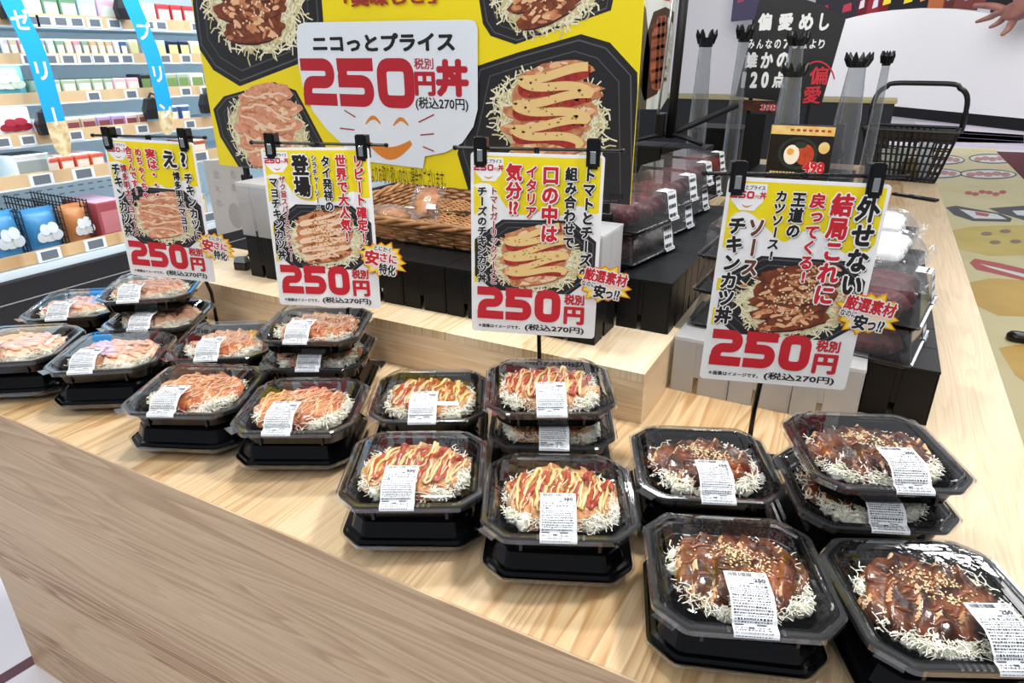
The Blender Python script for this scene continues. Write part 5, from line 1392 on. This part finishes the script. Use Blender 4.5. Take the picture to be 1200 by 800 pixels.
for k in range(6): P.stroke([g(763, 32+13*k), g(781, 27+13*k)], .012, 3, 2)
for k in range(2): P.stroke([g(769+5*k, 104), g(773+5*k, 20)], .01, 3, 2)
P.poly([g(*p) for p in ((783, 20), (789, 28), (787, 60), (782, 95), (778, 96), (781, 50))], 2, 3)
P.poly([g(*p) for p in ((765, -40), (790, -40), (785, 2), (770, -2))], 1, 5)
P.build('poster_print', GM, gp)
# ------------------------------------------------------------------ shopping basket
SB = mat('basket_black', '#15161a', .3)
sb = thing('shopping_basket', 'black plastic shopping basket with raised handle at the end of the counter', 'shopping basket', (.165, 4.42, .0), -.12)
tw, td, bw2, bd2, hh = .222, .16, .165, .115, .27
def wall(p0, p1, q0, q1, nv, name):
    """lattice between the bottom edge p0-p1 and the top edge q0-q1"""
    b = MB(); p0, p1, q0, q1 = map(Vector, (p0, p1, q0, q1))
    for i in range(nv+1):
        t = i/nv; b.tube([p0.lerp(p1, t), q0.lerp(q1, t)], .0068, 4)
    for j in range(6):
        t = (j+.3)/6.3; a, c = p0.lerp(q0, t), p1.lerp(q1, t); b.tube([a, c], .0045, 4)
    a, c = p0.lerp(q0, .8), p1.lerp(q1, .8); n = (c-a).normalized()
    b.loft([[a, c], [q0, q1]], 0, False, False, False)
    return b.build(name, SB, sb)
B4 = [(-bw2, -bd2, .004), (bw2, -bd2, .004), (bw2, bd2, .004), (-bw2, bd2, .004)]; T4 = [(-tw, -td, hh), (tw, -td, hh), (tw, td, hh), (-tw, td, hh)]
for i, nv in ((0, 15), (1, 10), (2, 15), (3, 10)): wall(B4[i], B4[(i+1) % 4], T4[i], T4[(i+1) % 4], nv, 'side_lattice')
b = MB(); b.tube([Vector(T4[i % 4]) for i in range(5)], .011, 8, 0, .8, False); b.build('rim', SB, sb)
b = MB(); b.box(-bw2, bw2, -bd2, bd2, .0005, .006); b.build('base', SB, sb)
hp = []
for k in range(33):
    a = PI*k/32; s_ = math.copysign(abs(math.cos(a))**.35, math.cos(a)); hp.append((-tw*1.0*s_*1.02, .02, hh+.005+.215*math.sin(a)**.42+(.012 if 11 < k < 21 else 0)))
b = MB(); b.tube(hp, .0145, 8, 0, .9); b.build('handle', SB, sb, smooth=True)
for sx in (-1, 1):
    b = MB(); b.blob((sx*tw, .02, hh), (.018, .02, .02), 10, 6); b.build('handle_joint', SB, sb)
rnd = random.Random(5)
for i, (x, y, c, lab) in enumerate(((-.09, -.03, '#c9cfc0', 'pale green packet inside the shopping basket, left one'), (-.01, .0, '#d9dcd6', 'white packet inside the shopping basket, middle one'), (.08, .01, '#dfe6ec', 'white crumpled packet inside the shopping basket, right one'), (.03, -.06, '#8a7a50', 'brown packet in the shopping basket near its front'))):
    M = Matrix.Translation((.165, 4.42, 0)) @ Matrix.Rotation(-.12, 4, 'Z'); p = M @ Vector((x, y, .007))
    t = thing('packet', lab, 'packet', p, rnd.uniform(-.5, .5), 'packets in the shopping basket')
    h = (.15, .17, .22, .12)[i]
    b = MB(); b.loft([[(-.035, -.012, 0), (.035, -.012, 0), (.035, .012, 0), (-.035, .012, 0)], [(-.04, -.022, h*.4), (.04, -.02, h*.4), (.04, .022, h*.4), (-.04, .02, h*.4)], [(-.036, -.004, h*.95), (.036, -.004, h*.95), (.036, .004, h*.95), (-.036, .004, h*.95)]], 0, True, True); b.build('bag', pk_col(c), t, bevel=.004)
    b = MB(); b.box(-.036, .036, -.0045, .0045, h*.952, h); b.build('seal', pk_col('#eef0f0'), t)
# ------------------------------------------------------------------ floor picture and rug on the right
fd = thing('floor_sticker', 'yellow floor sticker printed with sushi and sashimi pictures at the right', 'floor sticker', (1.2, 6, FLOOR+.0005))
def fp(px, py): q = onz(px, py, FLOOR); return Vector((q.x-1.2, q.y-6, 0))
FM = [mat('sticker_beige', '#e3d8a8', .4, '#dccf98', 2), mat('sticker_yellow', '#dcb556', .4, '#d0a544', 3), mat('sticker_plate', '#3b434b', .4), mat('sticker_white', '#e8eaec', .4), mat('sticker_salmon', '#d29a94', .4, '#b06a66', 8), mat('sticker_red', '#c0504c', .4), mat('sticker_patty', '#d8c46a', .4, '#cdb658', 3), mat('sticker_brown', '#8f7468', .4), mat('sticker_lilac', '#b9aecb', .4, '#a89bbd', 3)]
b = MB()
def fpoly(pts, lay, mi): b.add([tuple(fp(*p)+Vector((0, 0, .0006*lay))) for p in pts], [tuple(range(len(pts)))], mi)
def fell(cx, cy, rx, ry, lay, mi, n=18, sk=0): fpoly([(cx+rx*math.cos(2*PI*k/n)+sk*ry*math.sin(2*PI*k/n), cy+ry*math.sin(2*PI*k/n)) for k in range(n)], lay, mi)
fpoly([(1040, 172), (1166, 174), (1200, 204), (1290, 270), (1420, 620), (1190, 620)], 0, 0)
fpoly([(1080, 150), (1200, 158), (1200, 168), (1075, 166)], 0, 8)
for cx, cy, rx in ((1105, 187, 26), (1163, 186, 28), (1098, 203, 30), (1158, 204, 34)):
    fell(cx, cy, rx, 6, 1, 2, sk=.6); fell(cx, cy, rx*.93, 4.6, 2, 3, sk=.6)
    for q in range(5): fell(cx-rx*.6+rx*.3*q, cy+.6*(-1)**q, rx*.17, 2.6, 3, 4, 10)
for q in range(6): fell(1135+8*q, 226+1.5*math.sin(q*2), 4.5, 2.2, 2, 5, 8)
fpoly([(1108, 243), (1120, 241), (1172, 250), (1186, 256), (1184, 260), (1140, 259), (1118, 252)], 1, 2); fpoly([(1124, 245), (1168, 251), (1180, 257), (1142, 256)], 2, 3); fpoly([(1142, 248), (1160, 251), (1157, 254), (1144, 252)], 3, 5)
fpoly([(1158, 244), (1200, 241), (1230, 250), (1200, 258), (1172, 250)], 1, 2); fpoly([(1186, 247), (1216, 246), (1210, 254), (1192, 252)], 2, 3)
fpoly([(1116, 270), (1140, 265), (1200, 264), (1250, 275), (1250, 298), (1200, 299), (1160, 300), (1124, 292)], 1, 6)
for cx, cy in ((1156, 274), (1178, 271), (1166, 284), (1190, 283)): fell(cx, cy, 7, 2.4, 2, 7, 9)
fpoly([(1136, 308), (1142, 303), (1170, 308), (1230, 322), (1230, 336), (1180, 324), (1144, 316)], 1, 5); fpoly([(1148, 309), (1200, 321), (1200, 325), (1160, 314)], 2, 3)
fpoly([(1132, 332), (1160, 326), (1230, 330), (1240, 372), (1170, 370), (1140, 356)], 1, 1)
fpoly([(1170, 408), (1190, 404), (1260, 402), (1300, 480), (1250, 480), (1190, 440)], 1, 1)
b.build('sticker_print', FM, fd)
rg = MB(); rg.prism([tuple(onz(*p, FLOOR)[:2]) for p in ((1168, 178), (1290, 182), (1330, 232), (1206, 216))], FLOOR+.001, FLOOR+.008)
tag(rg.build('rug', mat('rug_red', '#6d2a38', .8, '#5c2230', 20)), 'dark red floor mat at the right edge beyond the yellow sticker', 'mat')
pl = thing('floor_planks', 'lilac printed planks on the floor in front of the white partition', 'floor sticker', (1.2, 12, FLOOR+.0005))
b = MB(); rnd = random.Random(9)
def gp_(px, py): q = onz(px, py, FLOOR); return (q.x-1.2, q.y-12, 0)
for r in range(5):
    y0, y1 = 146+5.2*r, 146+5.2*(r+1); x = 1090-rnd.uniform(0, 40)
    while x < 1260:
        w = rnd.uniform(45, 90); s_ = .12
        b.add([gp_(x, y0+(x-1130)*s_*.5), gp_(x+w, y0+(x+w-1130)*s_*.5), gp_(x+w+3, y1+(x+w-1130)*s_*.5), gp_(x+3, y1+(x-1130)*s_*.5)], [(0, 1, 2, 3)], rnd.randrange(3)); x += w
b.build('plank_print', [mat('plank_a', '#cfc6da', .4), mat('plank_b', '#b9aecb', .4), mat('plank_c', '#ddd6e4', .4)], pl)
# black trolley foot at the right edge
q = onz(1198, 400, FLOOR)
t = thing('trolley_foot', 'black rounded foot of a trolley on the yellow floor at the right edge', 'foot', (q.x+.05, q.y, FLOOR+.0015))
b = MB(); b.loft([[(x, y, z) for x, y in rrect(-.13+i, -.045+i, .2-i, .045-i, .044-i, 5)] for z, i in ((.0, .006), (.008, 0), (.03, 0), (.045, .012), (.05, .025))], 0, True, True); b.build('foot', BLACK, t, smooth=True)
b = MB(); b.tube([(.12, 0, .05), (.16, 0, .5)], .018, 10); b.build('leg_tube', BLACK, t, smooth=True)
# shelf unit and posters far behind
t = thing('dark_counter', 'low dark counter far behind the clear tubes', 'counter', (-2.2, 8.5, FLOOR))
b = MB(); b.box(-1.6, 2.3, 0, .6, 0, 1.0); b.build('counter_body', mat('dark_grey', '#2c2d32', .5), t)
b = MB(); b.box(-1.62, 2.32, -.02, .62, 1.0005, 1.03); b.build('counter_top', mat('counter_yellow', '#d8c890', .5), t)
posters = [((868, -60), (905, -60), (893, 6), (850, 6), '#4a3f66', '#c04a6a', 'purple and pink poster strip left of the black sign, above'), ((955, -60), (1003, -60), (1003, 19), (965, 22), '#2b2730', '#b8384a', 'dark shelf poster right above the black sign corner'), ((1006, -60), (1030, -60), (1028, 15), (1000, 20), '#8c2430', '#d9d6de', 'narrow dark red poster left above the white partition'), ((1031, -60), (1074, -60), (1074, 9), (1030, 15), '#17181d', '#e6d23c', 'black poster with white and yellow lettering above the partition'), ((1075, -60), (1106, -60), (1104, 8), (1075, 8), '#b8683a', '#e0a070', 'orange brown food poster above the partition'), ((1107, -60), (1140, -60), (1139, 12), (1106, 9), '#7a3f3c', '#b9b8cc', 'maroon poster with a pale square above the partition'), ((1141, -60), (1230, -60), (1230, 26), (1141, 13), '#1b1a20', '#cfcbd6', 'black poster with white strokes behind the hand')]
for a, c, d, e, c1, c2, lab in posters:
    q = []
    for p in (a, c, d, e):
        u, z = wallpt(*p); q.append((u, z))
    um, zm = sum(p[0] for p in q)/4, min(p[1] for p in q)
    t = thing('wall_poster', lab, 'poster', (0, 0, 0), 0, 'posters above the white partition'); t.matrix_world = WM @ Matrix.Translation((um, .3, zm-.4))
    b = MB(); b.box(min(p[0] for p in q)-um, max(p[0] for p in q)-um, 0, .05, 0, max(p[1] for p in q)-zm+.4); b.build('panel', pk_col(c1), t)
    P = Print(step=.004); rnd = random.Random(len(lab)); w_ = max(p[0] for p in q)-min(p[0] for p in q)
    for k in range(4):
        x = -w_*.42+w_*.22*k; z = .52+.35*(k % 2)+rnd.uniform(0, .15); P.poly([(x, z), (x+w_*.17, z+.04), (x+w_*.15, z+.25), (x+.02, z+.2)], 2, 0)
    P.build('poster_print', pk_col(c2), t)
    b = MB()
    b.box(-.04, .04, .055, .10, -(zm-.4)+FLOOR, .5); b.build('poster_leg', BLACKMATT, t)
# cut-out display hand reaching over the partition (right edge)
def hand():
    t = thing('display_hand', 'large cut-out display hand with spread fingers over the partition top', 'display hand', (0, 0, 0))
    d0 = 0.25
    def wp(px, py, dy=0): u, z = wallpt(px, py); return Vector((u, -.35+dy, z))
    u0 = wp(1210, 10); t.matrix_world = WM @ Matrix.Translation(u0)
    skin = mat('skin', '#9c6a5e', .5, '#85564c', 3)
    chains = [[(1208, 20, 26), (1190, 8, 13), (1180, 7, 8.5), (1168, 6.5, 3.8)],
              [(1208, 20, 26), (1191, 15, 9), (1182, 20.5, 5.4), (1170.5, 26.5, 2.6)],
              [(1208, 20, 26), (1199, 20, 8), (1192.5, 27, 5.0), (1187, 33, 2.6)],
              [(1208, 20, 26), (1209, 24, 8), (1205, 33, 5), (1202, 42, 2.6)],
              [(1208, 20, 26), (1216, 2, 9), (1213, -14, 6), (1207, -26, 3)]]
    sc_ = (wallpt(1201, 20)[0]-wallpt(1200, 20)[0])
    vs, es, rs = [], [], []
    root = wp(1208, 16); vs.append(root-u0); rs.append(10*sc_)
    vs.append(wp(1240, 2)-u0); rs.append(11*sc_); es.append((0, 1)); vs.append(wp(1300, -25)-u0); rs.append(12*sc_); es.append((1, 2))
    for ci, c in enumerate(chains):
        prev = 0
        for k, (x, y, r) in enumerate(c[1:]):
            vs.append(wp(x, y, (-.25 if k == 2 else -.1))-u0); rs.append(min(r, 6.5)*sc_*.72); es.append((prev, len(vs)-1)); prev = len(vs)-1
    import bmesh
    bm = bmesh.new(); lay = bm.verts.layers.skin.verify()
    bvs = []
    for k, (v, r) in enumerate(zip(vs, rs)):
        q = bm.verts.new(v); q[lay].radius = (r, r*.8); q[lay].use_root = (k == 0); bvs.append(q)
    for a, c in es: bm.edges.new((bvs[a], bvs[c]))
    me = bpy.data.meshes.new('hand'); bm.to_mesh(me); bm.free()
    o = bpy.data.objects.new('hand', me); COL.objects.link(o); o.parent = t
    o.modifiers.new('skin', 'SKIN').use_smooth_shade = True
    ss = o.modifiers.new('sub', 'SUBSURF'); ss.levels = 2; ss.render_levels = 2
    me.materials.append(skin)
    return t
hand()
